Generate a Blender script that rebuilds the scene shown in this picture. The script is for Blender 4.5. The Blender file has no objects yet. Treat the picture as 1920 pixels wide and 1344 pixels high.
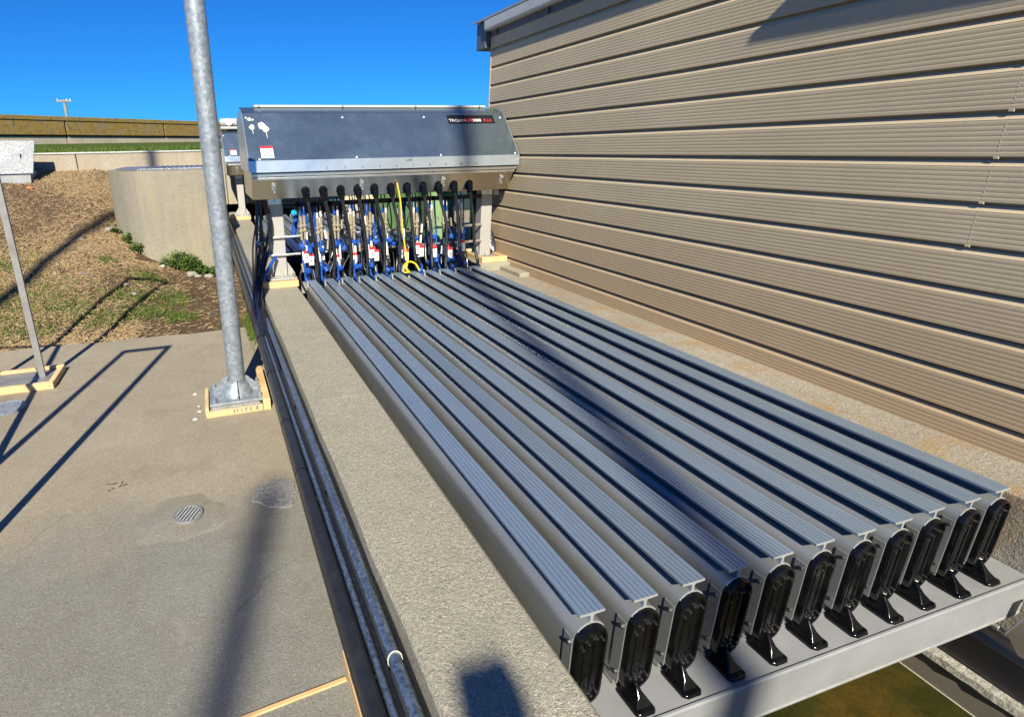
import bpy, bmesh, math, random
from mathutils import Vector, Matrix
random.seed(7)
sc = bpy.context.scene
COL = sc.collection
R = math.radians

# ------------------------------------------------------------------ camera, sky, sun, exposure
cam_d = bpy.data.cameras.new('camera')
cam = bpy.data.objects.new('camera', cam_d); COL.objects.link(cam)
cam.location = (-0.752, -0.810, 1.037)
cam.rotation_euler = (R(71.336), R(1.106), R(-17.135))
cam_d.sensor_width = 36.0
cam_d.lens = 1018.4 * 36 / 1920
cam_d.shift_x = 0.12953
cam_d.shift_y = -0.02548
cam_d.clip_start = 0.02; cam_d.clip_end = 3000
sc.camera = cam

EL = R(37.0); AZ = R(75.5)            # sun height; the way the shadows run, from +X
LD = Vector((math.cos(AZ) * math.cos(EL), math.sin(AZ) * math.cos(EL), -math.sin(EL)))
world = bpy.data.worlds.new('World'); sc.world = world; world.use_nodes = True
wn = world.node_tree.nodes; wl = world.node_tree.links
sky = wn.new('ShaderNodeTexSky'); sky.sky_type = 'NISHITA'; sky.sun_disc = False
sky.sun_elevation = EL
sky.sun_rotation = math.atan2(-LD.x, -LD.y)
sky.altitude = 0; sky.air_density = 1.0; sky.dust_density = 0.0; sky.ozone_density = 3.0
hs = wn.new('ShaderNodeMix'); hs.data_type = 'RGBA'; hs.blend_type = 'MULTIPLY'; hs.inputs[0].default_value = 1.0   # deep clear-air blue
hs.inputs[7].default_value = (.06, .36, .80, 1); wl.new(sky.outputs[0], hs.inputs[6])
bg = wn['Background']; bg.inputs['Strength'].default_value = 0.088
wl.new(hs.outputs[2], bg.inputs['Color'])
sun_d = bpy.data.lights.new('sun', 'SUN'); sun_d.energy = 5.0; sun_d.angle = R(0.53); sun_d.color = (1.0, 0.93, 0.77)
sun = bpy.data.objects.new('sun', sun_d); COL.objects.link(sun)
sun.rotation_euler = LD.to_track_quat('-Z', 'Y').to_euler(); sun.location = (-8, -10, 12)
sc.view_settings.view_transform = 'Standard'; sc.view_settings.look = 'None'
sc.view_settings.exposure = 0.74; sc.view_settings.gamma = 1.0
sc.cycles.max_bounces = 8; sc.cycles.sample_clamp_indirect = 2.5; sc.cycles.caustics_reflective = False; sc.cycles.caustics_refractive = False

# ------------------------------------------------------------------ materials
MATS = {}
class NT:
    def __init__(s, name):
        s.m = bpy.data.materials.new(name); s.m.use_nodes = True
        s.n = s.m.node_tree.nodes; s.l = s.m.node_tree.links; s.b = s.n['Principled BSDF']
        s.geo = s.n.new('ShaderNodeNewGeometry'); MATS[name] = s.m
    def pos(s, scale=(1, 1, 1)):
        v = s.n.new('ShaderNodeVectorMath'); v.operation = 'MULTIPLY'; v.inputs[1].default_value = scale
        s.l.new(s.geo.outputs['Position'], v.inputs[0]); return v.outputs[0]
    def noise(s, scale, detail=4, rough=.6, vec=None):
        t = s.n.new('ShaderNodeTexNoise'); t.inputs['Scale'].default_value = scale
        t.inputs['Detail'].default_value = detail; t.inputs['Roughness'].default_value = rough
        s.l.new(vec if vec is not None else s.pos(), t.inputs['Vector']); return t.outputs['Fac']
    def vor(s, scale, vec=None, out='Distance', feat='F1'):
        t = s.n.new('ShaderNodeTexVoronoi'); t.inputs['Scale'].default_value = scale; t.feature = feat
        s.l.new(vec if vec is not None else s.pos(), t.inputs['Vector']); return t.outputs[out]
    def ramp(s, fac, *stops):
        r = s.n.new('ShaderNodeValToRGB'); e = r.color_ramp.elements
        while len(e) < len(stops): e.new(0.5)
        for i, (p, c) in enumerate(stops):
            e[i].position = p
            e[i].color = (c, c, c, 1) if isinstance(c, (int, float)) else (*c, 1)
        s.l.new(fac, r.inputs[0]); return r.outputs[0]
    def mix(s, fac, a, b, mode='MIX'):
        m = s.n.new('ShaderNodeMix'); m.data_type = 'RGBA'; m.blend_type = mode
        for sock, v in ((m.inputs[0], fac), (m.inputs[6], a), (m.inputs[7], b)):
            if isinstance(v, (int, float)): sock.default_value = v
            elif isinstance(v, tuple): sock.default_value = (*v, 1)
            else: s.l.new(v, sock)
        return m.outputs[2]
    def math(s, op, a, b=0.0):
        m = s.n.new('ShaderNodeMath'); m.operation = op
        for k, v in enumerate((a, b)):
            if isinstance(v, (int, float)): m.inputs[k].default_value = v
            else: s.l.new(v, m.inputs[k])
        return m.outputs[0]
    def set(s, k, v):
        i = s.b.inputs[k]
        if isinstance(v, (int, float)): i.default_value = v
        elif isinstance(v, tuple): i.default_value = (*v, 1) if len(v) == 3 else v
        else: s.l.new(v, i)
        return s
    def bump(s, h, dist=.002, strength=.5):
        b = s.n.new('ShaderNodeBump'); b.inputs['Distance'].default_value = dist; b.inputs['Strength'].default_value = strength
        s.l.new(h, b.inputs['Height']); s.l.new(b.outputs[0], s.b.inputs['Normal']); return s

def plain(name, col, rough=.5, metal=0.0, vary=.12, scale=30, bump=0.0, spec=.5):
    t = NT(name); f = t.noise(scale, 5, .65)
    c0 = tuple(c * (1 - vary) for c in col); c1 = tuple(min(1, c * (1 + vary)) for c in col)
    t.set('Base Color', t.ramp(f, (.3, c0), (.7, c1))).set('Metallic', metal)
    t.set('Roughness', t.ramp(f, (.3, max(0, rough - .07)), (.7, min(1, rough + .07)))).set('Specular IOR Level', spec)
    if bump: t.bump(f, bump, .5)
    return t.m

def concrete(name, a, b, grain=.0025, speck=.5, fine=220, stain=None):
    t = NT(name)
    big = t.noise(1.3, 5, .6); mid = t.noise(9, 5, .7); fin = t.noise(fine, 3, .7)
    c = t.mix(t.ramp(big, (.3, 0.0), (.7, 1.0)), a, b)
    c = t.mix(t.ramp(mid, (.3, .0), (.75, .45)), c, tuple(x * .8 for x in a))
    v = t.vor(210, out='Color'); sp = t.n.new('ShaderNodeSeparateColor'); t.l.new(v, sp.inputs[0])
    c = t.mix(t.ramp(sp.outputs[0], (.86, 0.0), (.9, speck * .7)), c, tuple(min(1, x * 1.7) for x in b))
    c = t.mix(t.ramp(sp.outputs[1], (.86, 0.0), (.9, speck)), c, tuple(x * .5 for x in a))
    c = t.mix(.8, c, t.ramp(fin, (.28, .5), (.72, 1.35)), 'MULTIPLY')
    if stain: c = stain(t, c, big, mid)
    h = t.math('ADD', t.math('MULTIPLY', fin, .6), t.math('ADD', t.math('MULTIPLY', mid, .6), t.math('MULTIPLY', t.noise(fine * .35, 4, .7), .8)))
    t.set('Base Color', c).set('Roughness', .88).set('Specular IOR Level', .25).bump(h, grain * 2.2, .8)
    return t

def slab_stain(t, c, big, mid):
    sp = t.n.new('ShaderNodeSeparateXYZ'); t.l.new(t.geo.outputs['Position'], sp.inputs[0])
    y = t.math('ADD', sp.outputs[1], t.math('MULTIPLY', t.math('SUBTRACT', t.noise(2.2, 4), .5), 1.1))
    grey = t.mix(1.0, c, (.74, .82, .94), 'MULTIPLY')
    mk = t.n.new('ShaderNodeMapRange'); t.l.new(y, mk.inputs[0])
    for k, v in ((1, 1.2), (2, 1.6), (3, 1.0), (4, 0.0)): mk.inputs[k].default_value = v
    c = t.mix(mk.outputs[0], c, grey)
    spots = t.ramp(t.noise(3.1, 6, .75), (.54, 0.0), (.7, .55))
    c = t.mix(spots, c, (.2, .17, .135))
    wob = t.n.new('ShaderNodeVectorMath'); wob.operation = 'ADD'; nz = t.n.new('ShaderNodeTexNoise'); nz.inputs['Scale'].default_value = 4; nz.inputs['Detail'].default_value = 6
    t.l.new(t.pos(), nz.inputs['Vector']); t.l.new(t.pos(), wob.inputs[0]); sc_ = t.n.new('ShaderNodeVectorMath'); sc_.operation = 'SCALE'; sc_.inputs[3].default_value = .22; t.l.new(nz.outputs['Color'], sc_.inputs[0]); t.l.new(sc_.outputs[0], wob.inputs[1])
    ed = t.vor(.62, wob.outputs[0], 'Distance', 'DISTANCE_TO_EDGE')
    c = t.mix(t.math('MULTIPLY', t.ramp(ed, (.001, .5), (.0032, 0.0)), t.ramp(t.noise(1.7, 3), (.5, 0.0), (.6, 1.0))), c, (.1, .085, .065))
    pale = t.ramp(t.noise(4.3, 6, .7, t.pos((1, .6, 1))), (.6, 0.0), (.75, .35))
    return t.mix(pale, c, (.42, .37, .3))
concrete('slab_concrete', (.315, .27, .198), (.40, .348, .26), .0025, .35, 300, slab_stain)
concrete('kerb_concrete', (.355, .325, .248), (.435, .405, .315), .0042, .5, 230,
         lambda t, c, b, m: t.mix(t.ramp(t.noise(2.6, 6, .75), (.52, 0.0), (.72, .55)), c, (.22, .205, .17)))
def rust(t, c, b, m):
    k = t.ramp(t.noise(5, 6, .7, t.pos((1, 1, .45))), (.5, 0.0), (.68, .75))
    return t.mix(k, c, (.34, .21, .09))
concrete('wall_concrete', (.3, .265, .21), (.42, .38, .31), .003, .4, 160, rust)
def streak(t, c, b, m):
    k = t.ramp(t.noise(3.2, 5, .6, t.pos((2.2, 2.2, .25))), (.48, 0.0), (.7, .55))
    c = t.mix(k, c, (.36, .295, .19))
    k2 = t.ramp(t.noise(5.5, 4, .6, t.pos((2.2, 2.2, .18))), (.55, 0.0), (.75, .4))
    return t.mix(k2, c, (.2, .18, .145))
concrete('tank_concrete', (.27, .245, .19), (.335, .305, .238), .002, .25, 130, streak)
concrete('low_wall_concrete', (.35, .305, .235), (.5, .44, .34), .003, .3, 80, streak)
def lichen(t, c, b, m):
    k = t.ramp(t.noise(4.5, 8, .8, t.pos((1, 1, 1.6))), (.38, 0.0), (.56, .95))
    c = t.mix(k, c, (.24, .15, .02))
    k2 = t.ramp(t.noise(9, 7, .8), (.52, 0.0), (.63, .85))
    c = t.mix(k2, c, (.07, .055, .03))
    k3 = t.ramp(t.noise(14, 6, .75), (.6, 0.0), (.7, .7))
    return t.mix(k3, c, (.36, .33, .25))
concrete('lichen_concrete', (.2, .165, .1), (.27, .22, .14), .006, .3, 30, lichen)
concrete('grout', (.26, .25, .235), (.34, .33, .31), .006, .5, 90)
concrete('stone', (.25, .235, .215), (.4, .38, .35), .006, .2, 60)

def galv(name, a, b, rough=.42, scale=38, metal=.75):
    t = NT(name)
    v = t.vor(scale, out='Color'); sp = t.n.new('ShaderNodeSeparateColor'); t.l.new(v, sp.inputs[0])
    f = t.noise(scale * .7, 6, .75); g = t.noise(7, 4, .6)
    k = t.math('ADD', t.math('MULTIPLY', sp.outputs[0], .45), t.math('MULTIPLY', f, .55))
    c = t.mix(t.ramp(k, (.25, 0.0), (.72, 1.0)), a, b)
    c = t.mix(t.ramp(g, (.5, 0.0), (.75, .35)), c, tuple(x * .7 for x in a))
    t.set('Base Color', c).set('Metallic', metal).set('Roughness', t.ramp(f, (.3, rough - .08), (.7, rough + .14)))
    t.bump(f, .0006, .35); return t.m
galv('galvanised', (.21, .245, .28), (.35, .39, .425), .5, 60, .4)
galv('conduit_galvanised', (.15, .20, .26), (.40, .48, .56), .34, 130, .85)
plain('beam_galvanised', (.33, .335, .34), .5, .25, .1, 5, .0003)
galv('bracket_galvanised', (.4, .4, .39), (.5, .5, .49), .55, 30, .25)
plain('post_steel', (.26, .255, .245), .55, .3, .15, 14)

def brushed(name, col, rough, axis=(1, 1, 60), metal=1.0, vary=.1, smudge=.12):
    t = NT(name)
    f = t.noise(6, 6, .7, t.pos(axis)); g = t.noise(3.2, 5, .65); s = t.noise(14, 5, .7)
    c = t.mix(f, tuple(x * (1 - vary) for x in col), tuple(min(1, x * (1 + vary)) for x in col))
    c = t.mix(t.ramp(s, (.55, 0.0), (.75, smudge)), c, tuple(min(1, x * 1.3 + .03) for x in col))
    t.set('Base Color', c).set('Metallic', metal)
    t.set('Roughness', t.math('ADD', t.ramp(g, (.3, rough - .05), (.7, rough + .07)), t.math('MULTIPLY', s, .06)))
    return t.m
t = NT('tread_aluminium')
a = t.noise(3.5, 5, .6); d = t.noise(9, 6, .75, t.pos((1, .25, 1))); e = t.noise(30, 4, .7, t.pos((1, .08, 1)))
c = t.mix(a, (.385, .50, .63), (.45, .57, .70))  # the sky's reflected blue is put into the plate colour
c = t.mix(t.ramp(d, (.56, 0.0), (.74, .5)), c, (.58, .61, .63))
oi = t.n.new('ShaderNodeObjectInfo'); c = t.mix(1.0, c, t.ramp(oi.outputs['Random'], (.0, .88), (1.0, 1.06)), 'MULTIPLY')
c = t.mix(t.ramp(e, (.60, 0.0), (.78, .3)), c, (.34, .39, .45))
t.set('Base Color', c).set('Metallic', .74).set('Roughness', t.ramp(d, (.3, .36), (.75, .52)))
brushed('raw_aluminium', (.55, .55, .53), .4, (10, 10, 10), .5)
t = NT('cover_aluminium')
d = t.noise(7, 6, .7, t.pos((1, .3, 1)))
t.set('Base Color', t.ramp(d, (.3, (.31, .32, .315)), (.7, (.38, .39, .38)))).set('Metallic', .6).set('Roughness', t.ramp(d, (.3, .36), (.7, .48)))
brushed('hood_steel', (.28, .375, .44), .27, (1, 30, 30), .9, .05, .3)
brushed('strip_steel', (.56, .63, .68), .28, (1, 40, 40), .74)
brushed('box_steel', (.50, .46, .40), .17, (50, 1, 1), 1.0)
brushed('rail_steel', (.68, .66, .62), .26, (1, 30, 30), .9)
brushed('leg_aluminium', (.46, .445, .415), .5, (20, 20, 1), .3, .08)
plain('black_plastic', (.0045, .0045, .005), .14, 0, .5, 25, .0003, .4)
plain('screw_metal', (.16, .155, .15), .22, .85, .2, 60)
plain('black_rubber', (.018, .018, .019), .42, 0, .3, 60)
plain('cable_black', (.015, .015, .017), .24, 0, .3, 50)
plain('black_pipe', (.02, .021, .024), .3, 0, .25, 24, .0006)
plain('blue_plastic', (.012, .075, .36), .32, 0, .2, 30)
plain('cyan_plastic', (.01, .35, .7), .35, 0, .1, 30)
plain('brass', (.58, .50, .36), .34, .55, .15, 60)
plain('tag_white', (.78, .77, .74), .5, 0, .06, 20)
plain('red_print', (.62, .035, .045), .45, 0, .08, 20)
plain('logo_black', (.012, .012, .018), .3, 0, .1, 20)
plain('marker_ink', (.05, .05, .06), .7, 0, .1, 40)
plain('ink_olive', (.45, .42, .2), .6, 0, .1, 40)
plain('ink_teal', (.1, .28, .32), .6, 0, .1, 40)
plain('rope_yellow', (.78, .60, .02), .55, 0, .25, 120, .001)
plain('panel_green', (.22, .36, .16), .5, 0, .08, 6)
plain('panel_green_shaded', (.075, .15, .06), .5, 0, .1, 6)  # cabinet green again, with shade put into the colour
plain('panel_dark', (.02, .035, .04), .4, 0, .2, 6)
plain('box_cream', (.58, .52, .34), .6, 0, .08, 9)
plain('chrome', (.6, .59, .57), .3, .75, .05, 30)
plain('gutter_paint', (.52, .52, .50), .32, 0, .05, 7)
plain('fascia_paint', (.10, .10, .11), .4, 0, .1, 7)
plain('roof_paint', (.30, .29, .27), .45, 0, .1, 7)
plain('timber_pole', (.32, .27, .2), .8, 0, .2, 9)
plain('white_mark', (.75, .74, .7), .8, 0, .1, 30)
plain('terracotta', (.5, .2, .08), .8, 0, .15, 30)
plain('tie_white', (.62, .58, .48), .5, 0, .1, 40)

t = NT('cladding')
g = t.noise(1.1, 4, .6); d = t.noise(16, 5, .7, t.pos((1, .12, 1))); f = t.noise(260, 2, .6); v = t.noise(5, 6, .75, t.pos((1, 3, .5)))
c = t.mix(t.ramp(g, (.3, 0.0), (.7, 1.0)), (.50, .41, .272), (.56, .46, .308))
c = t.mix(t.ramp(d, (.52, 0.0), (.78, .4)), c, (.43, .342, .222))
c = t.mix(t.ramp(v, (.55, 0.0), (.75, .3)), c, (.40, .335, .235))
sp = t.n.new('ShaderNodeSeparateXYZ'); t.l.new(t.geo.outputs['Position'], sp.inputs[0])
z = t.math('ADD', sp.outputs[2], t.math('MULTIPLY', t.math('SUBTRACT', t.noise(2.5, 5, .7), .5), .5))      # browner towards the ground, edge broken by noise
c = t.mix(t.ramp(z, (.0, .85), (.75, 0.0)), c, (.45, .325, .19))
c = t.mix(.35, c, t.ramp(f, (.3, .8), (.7, 1.15)), 'MULTIPLY')
t.set('Base Color', c).set('Roughness', .62).set('Specular IOR Level', .25).bump(f, .0006, .3)

t = NT('timber')
w = t.n.new('ShaderNodeTexWave'); w.wave_type = 'BANDS'; w.bands_direction = 'Z'
w.inputs['Scale'].default_value = 26; w.inputs['Distortion'].default_value = 3.5; w.inputs['Detail'].default_value = 3
t.l.new(t.pos((.25, .25, 1)), w.inputs['Vector'])
c = t.ramp(w.outputs['Fac'], (.1, (.60, .40, .185)), (.9, (.74, .54, .29)))
c = t.mix(t.ramp(t.noise(11, 5, .7), (.5, 0.0), (.75, .5)), c, (.44, .28, .13))
t.set('Base Color', c).set('Roughness', .75).set('Specular IOR Level', .25).bump(t.noise(70, 4, .6), .001, .5)

t = NT('soil')
a = t.noise(1.4, 6, .65); b = t.noise(24, 6, .75); e = t.noise(150, 3, .7)
c = t.mix(t.ramp(b, (.3, 0.0), (.7, 1.0)), (.085, .056, .033), (.17, .117, .07))
sp = t.n.new('ShaderNodeSeparateXYZ'); t.l.new(t.geo.outputs['Position'], sp.inputs[0])
c = t.mix(t.ramp(t.noise(60, 4, .7, t.pos((1, .45, 1))), (.47, 0.0), (.64, .6)), c, (.29, .2, .11))
c = t.mix(t.ramp(e, (.3, .5), (.72, 0.0)), c, (.06, .04, .024))
t.set('Base Color', c).set('Roughness', .95).set('Specular IOR Level', .1)
t.bump(t.math('ADD', b, e), .012, .9)

t = NT('straw')
f = t.noise(38, 3, .7)
t.set('Base Color', t.ramp(f, (.25, (.17, .115, .065)), (.5, (.34, .24, .13)), (.78, (.52, .39, .23)))).set('Roughness', .85).set('Specular IOR Level', .2)
t = NT('grass_blade')
f = t.noise(18, 4, .7)
t.set('Base Color', t.ramp(f, (.3, (.05, .085, .014)), (.55, (.09, .14, .022)), (.8, (.17, .19, .05)))).set('Roughness', .7).set('Specular IOR Level', .25)
t = NT('weed_leaf')
f = t.noise(30, 4, .7)
t.set('Base Color', t.ramp(f, (.3, (.075, .14, .022)), (.75, (.17, .26, .045)))).set('Roughness', .55)
t = NT('turf')
f = t.noise(5, 6, .75); g = t.noise(60, 4, .7)
t.set('Base Color', t.mix(g, t.ramp(f, (.3, (.06, .1, .016)), (.7, (.12, .155, .03))), (.05, .08, .014))).set('Roughness', .95).set('Specular IOR Level', .1)
t.bump(g, .03, .8)
t = NT('water')
f = t.noise(2.6, 5, .65); k = t.noise(5, 6, .7, t.pos((1, .4, 1)))
c = t.ramp(f, (.32, (.016, .020, .005)), (.5, (.036, .034, .007)), (.68, (.085, .052, .010)))
c = t.mix(t.ramp(k, (.62, 0.0), (.72, .35)), c, (.16, .14, .07))
t.set('Base Color', c).set('Roughness', .05).set('IOR', 1.33)
t.bump(t.math('ADD', t.noise(9, 4, .55), t.noise(2.5, 2, .5)), .03, .5)
t = NT('chequer_plate')
v = t.pos((40, 40, 40)); k = t.vor(1.0, v)
t.set('Base Color', t.ramp(k, (.2, (.30, .31, .33)), (.6, (.20, .21, .225)))).set('Metallic', .4).set('Roughness', .4)
t.bump(t.ramp(k, (.25, 1.0), (.45, 0.0)), .004, .8)
t = NT('scale_deposit')
f = t.noise(55, 6, .75)
t.set('Base Color', t.ramp(f, (.35, (.20, .18, .14)), (.6, (.50, .48, .42)))).set('Roughness', .9).bump(f, .01, .9)
t = NT('liner_steel')
f = t.noise(5, 5, .7, t.pos((1, .3, 1)))
t.set('Base Color', t.ramp(f, (.3, (.22, .19, .15)), (.7, (.33, .29, .235)))).set('Roughness', .5).set('Metallic', .3)

# ------------------------------------------------------------------ mesh helpers
ORG = {}
class MB:
    def __init__(s): s.v = []; s.f = []
    def add(s, vs, fs):
        o = len(s.v); s.v += [tuple(p) for p in vs]; s.f += [tuple(i + o for i in f) for f in fs]; return s
    def box(s, x0, x1, y0, y1, z0, z1):
        vs = [(x, y, z) for z in (z0, z1) for x, y in ((x0, y0), (x1, y0), (x1, y1), (x0, y1))]
        return s.add(vs, [(3, 2, 1, 0), (4, 5, 6, 7), (0, 1, 5, 4), (1, 2, 6, 5), (2, 3, 7, 6), (3, 0, 4, 7)])
    def loft(s, rings, caps=True, closed=True):
        n = len(rings[0]); vs = [p for r in rings for p in r]; fs = []
        for k in range(len(rings) - 1):
            for i in range(n if closed else n - 1):
                j = (i + 1) % n
                fs.append((k * n + i, k * n + j, (k + 1) * n + j, (k + 1) * n + i))
        if caps and closed:
            fs.append(tuple(range(n - 1, -1, -1))); fs.append(tuple((len(rings) - 1) * n + i for i in range(n)))
        return s.add(vs, fs)
    def prism_y(s, prof, y0, y1):          # prof: (x, z) list
        return s.loft([[(x, y0, z) for x, z in prof], [(x, y1, z) for x, z in prof]])
    def prism_x(s, prof, x0, x1):          # prof: (y, z)
        return s.loft([[(x0, y, z) for y, z in prof], [(x1, y, z) for y, z in prof]])
    def prism_z(s, prof, z0, z1):
        return s.loft([[(x, y, z0) for x, y in prof], [(x, y, z1) for x, y in prof]])
    def tube(s, pts, r, n=10, caps=True):
        pts = [Vector(p) for p in pts]; rings = []; up = None
        for i, p in enumerate(pts):
            d = (pts[min(i + 1, len(pts) - 1)] - pts[max(i - 1, 0)]).normalized()
            if up is None: up = d.orthogonal().normalized()
            up = (up - d * up.dot(d)).normalized(); w = d.cross(up)
            rr = r[i] if isinstance(r, (list, tuple)) else r
            rings.append([p + (up * math.cos(a) + w * math.sin(a)) * rr for a in [2 * math.pi * k / n for k in range(n)]])
        return s.loft(rings, caps)
    def bar(s, p, q, w, h=None, up=(0, 0, 1)):
        p, q = Vector(p), Vector(q); d = (q - p).normalized(); h = w if h is None else h
        u = Vector(up)
        if abs(u.dot(d)) > .95: u = Vector((0, 1, 0))
        a = d.cross(u).normalized(); b = a.cross(d)
        rg = lambda c: [c + a * w / 2 * i + b * h / 2 * j for i, j in ((-1, -1), (1, -1), (1, 1), (-1, 1))]
        return s.loft([rg(p), rg(q)])
    def build(s, name, mat, parent=None, smooth=False, bevel=0, seg=2, auto=None):
        if parent is None:
            xs = [[v[k] for v in s.v] for k in range(3)]
            org = Vector(((min(xs[0]) + max(xs[0])) / 2, (min(xs[1]) + max(xs[1])) / 2, min(xs[2])))
        else: org = ORG[parent.name]
        me = bpy.data.meshes.new(name); me.from_pydata([(v[0] - org.x, v[1] - org.y, v[2] - org.z) for v in s.v], [], s.f)
        bm = bmesh.new(); bm.from_mesh(me); bmesh.ops.recalc_face_normals(bm, faces=bm.faces)
        bm.to_mesh(me); bm.free()
        me.materials.append(MATS[mat])
        o = bpy.data.objects.new(name, me); COL.objects.link(o)
        if parent is None: o.location = org
        else: o.parent = parent
        ORG[o.name] = org
        if smooth:
            me.polygons.foreach_set('use_smooth', [True] * len(me.polygons))
            try: me.set_sharp_from_angle(angle=R(auto or 40))
            except Exception: pass
        if bevel:
            b = o.modifiers.new('bevel', 'BEVEL'); b.width = bevel; b.segments = seg; b.limit_method = 'ANGLE'; b.angle_limit = R(35)
        return o
def empty(name, loc, label, cat, group=None):
    o = bpy.data.objects.new(name, None); COL.objects.link(o); o.location = loc; o.empty_display_size = .1
    ORG[o.name] = Vector(loc); return tag(o, label, cat, group)
def tag(o, label=None, cat=None, group=None, kind=None):
    if label: o['label'] = label
    if cat: o['category'] = cat
    if group: o['group'] = group
    if kind: o['kind'] = kind
    return o
def copy_tree(o, parent=None, dloc=(0, 0, 0)):
    c = o.copy(); COL.objects.link(c); c.parent = parent
    if parent is None: c.location = Vector(o.location) + Vector(dloc)
    ORG[c.name] = ORG[o.name] + Vector(dloc)
    for ch in list(o.children): copy_tree(ch, c, dloc)
    return c
def arc(cx, cz, r, a0, a1, n):
    return [(cx + r * math.cos(R(a0 + (a1 - a0) * k / n)), cz + r * math.sin(R(a0 + (a1 - a0) * k / n))) for k in range(n + 1)]
def bez(p, n=10):
    P = [Vector(a) for a in p]; out = []
    for k in range(n + 1):
        u = k / n; Q = P[:]
        while len(Q) > 1: Q = [Q[i].lerp(Q[i + 1], u) for i in range(len(Q) - 1)]
        out.append(Q[0])
    return out
def spline(pts, n=6):
    P = [Vector(p) for p in pts]; P = [P[0] * 2 - P[1]] + P + [P[-1] * 2 - P[-2]]; out = []
    for i in range(1, len(P) - 2):
        for k in range(n):
            u = k / n; a, b, c, d = P[i - 1:i + 3]
            out.append(.5 * ((2 * b) + (c - a) * u + (2 * a - 5 * b + 4 * c - d) * u * u + (3 * b - a - 3 * c + d) * u ** 3))
    out.append(P[-2]); return out
def text_mesh(name, body, mat, parent, M, size, squash=1.0, bold=0.0):
    cu = bpy.data.curves.new(name, 'FONT'); cu.body = body; cu.size = size; cu.align_x = 'LEFT'; cu.offset = bold
    ob = bpy.data.objects.new(name, cu); COL.objects.link(ob)
    dg = bpy.context.evaluated_depsgraph_get(); me = bpy.data.meshes.new_from_object(ob.evaluated_get(dg))
    bpy.data.objects.remove(ob); me.name = name
    org = ORG[parent.name]
    me.transform(Matrix.Translation(-org) @ M @ Matrix.Diagonal((squash, 1, 1, 1)))
    me.materials.clear(); me.materials.append(MATS[mat])
    o = bpy.data.objects.new(name, me); COL.objects.link(o); o.parent = parent; ORG[o.name] = org
    return o
def smoothstep(a, b, x):
    u = max(0, min(1, (x - a) / (b - a))); return u * u * (3 - 2 * u)

SLAB = -.5; TOP = -.065; WX = 1.91

# ------------------------------------------------------------------ terrain and setting
def ground_z(x, y):
    lf = smoothstep(-.75, -2.55, x) if x > -2.55 else 1.0
    ry = max(0, min(1, (y - 4.3) / 5.7))
    z = -.52 + lf * 1.32 * ry ** 1.15
    z += .03 * math.sin(x * 2.3 + y * 1.1) * ry + .016 * math.sin(x * 7.1 + 1.3) * math.sin(y * 5.3) * min(1, ry * 6)
    if y > 10.05:
        u = min(1, (y - 10.05) / .15)
        zf = 1.0 + .37 * smoothstep(10, 20, y)
        z = z * (1 - u) + zf * u
    return z
m = MB()
def sheet(m, xs, ys, fz):
    o = len(m.v); nx = len(xs)
    m.v += [(x, y, fz(x, y)) for y in ys for x in xs]
    for j in range(len(ys) - 1):
        for i in range(nx - 1):
            a = o + j * nx + i; m.f.append((a, a + 1, a + 1 + nx, a + nx))
    return m
xs = [-900, -300, -100, -40, -20, -12, -8] + [-6 + .1 * k for k in range(56)]
ys = [-60, -10, 0, 2, 3] + [3.6 + .1 * k for k in range(65)] + [10.1, 10.2, 10.4, 11, 12.5]
g = sheet(m, xs, ys, lambda x, y: ground_z(x, y) if y < 10.3 else 1.0 + .37 * smoothstep(10, 20, y)).build('ground', 'soil', smooth=True, auto=80)
tag(g, kind='structure')
m = MB()
sheet(m, [-900, -300, -60, -20] + [-14 + k for k in range(24)] + [20, 60, 300, 900],
      [10.3, 11, 12, 13, 14, 15, 16, 17, 18, 19, 20, 22, 26, 40, 100, 400, 1500],
      lambda x, y: 1.006 + .37 * smoothstep(10, 20, y))
tag(m.build('grass_field', 'turf', smooth=True), kind='structure')
m = MB()                                                   # grass fringe seen above the low wall
for k in range(9000):
    x = random.uniform(-9, 1); y = random.uniform(10.35, 15)
    z = 1.006 + .37 * smoothstep(10, 20, y); h = random.uniform(.03, .09); a = random.uniform(0, 6.3); dx, dy = .01 * math.cos(a), .01 * math.sin(a)
    lx, ly = random.uniform(-.04, .04), random.uniform(-.04, .04)
    m.add([(x - dx, y - dy, z), (x + dx, y + dy, z), (x + lx, y + ly, z + h)], [(0, 1, 2)])
tag(m.build('grass', 'grass_blade'), 'mown green grass strip beyond the low concrete wall', 'grass', kind='stuff')

# apron slab: flat concrete sheet with a slightly ragged far edge and a shallow sump round the drain
DR = (-.997, 1.402)
m = MB()
prof = [(-8, -6), (-.42, -6), (-.42, 4.13)]
x = -.42
edge = []
while x > -8:
    edge.append((x, 4.13 - .02 * math.sin(x * 5) - .012 * math.sin(x * 17) + (.06 if x < -1.9 else 0))); x -= .12
m.prism_z(prof[:2] + edge + [(-8, 4.15)], SLAB - .12, SLAB)
tag(m.build('concrete_apron', 'slab_concrete', bevel=.006), kind='structure')

# water in the channel
m = MB(); m.box(-.2, 1.75, -6, 14, -1.3, -.9)
tag(m.build('water', 'water'), kind='structure')

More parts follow.
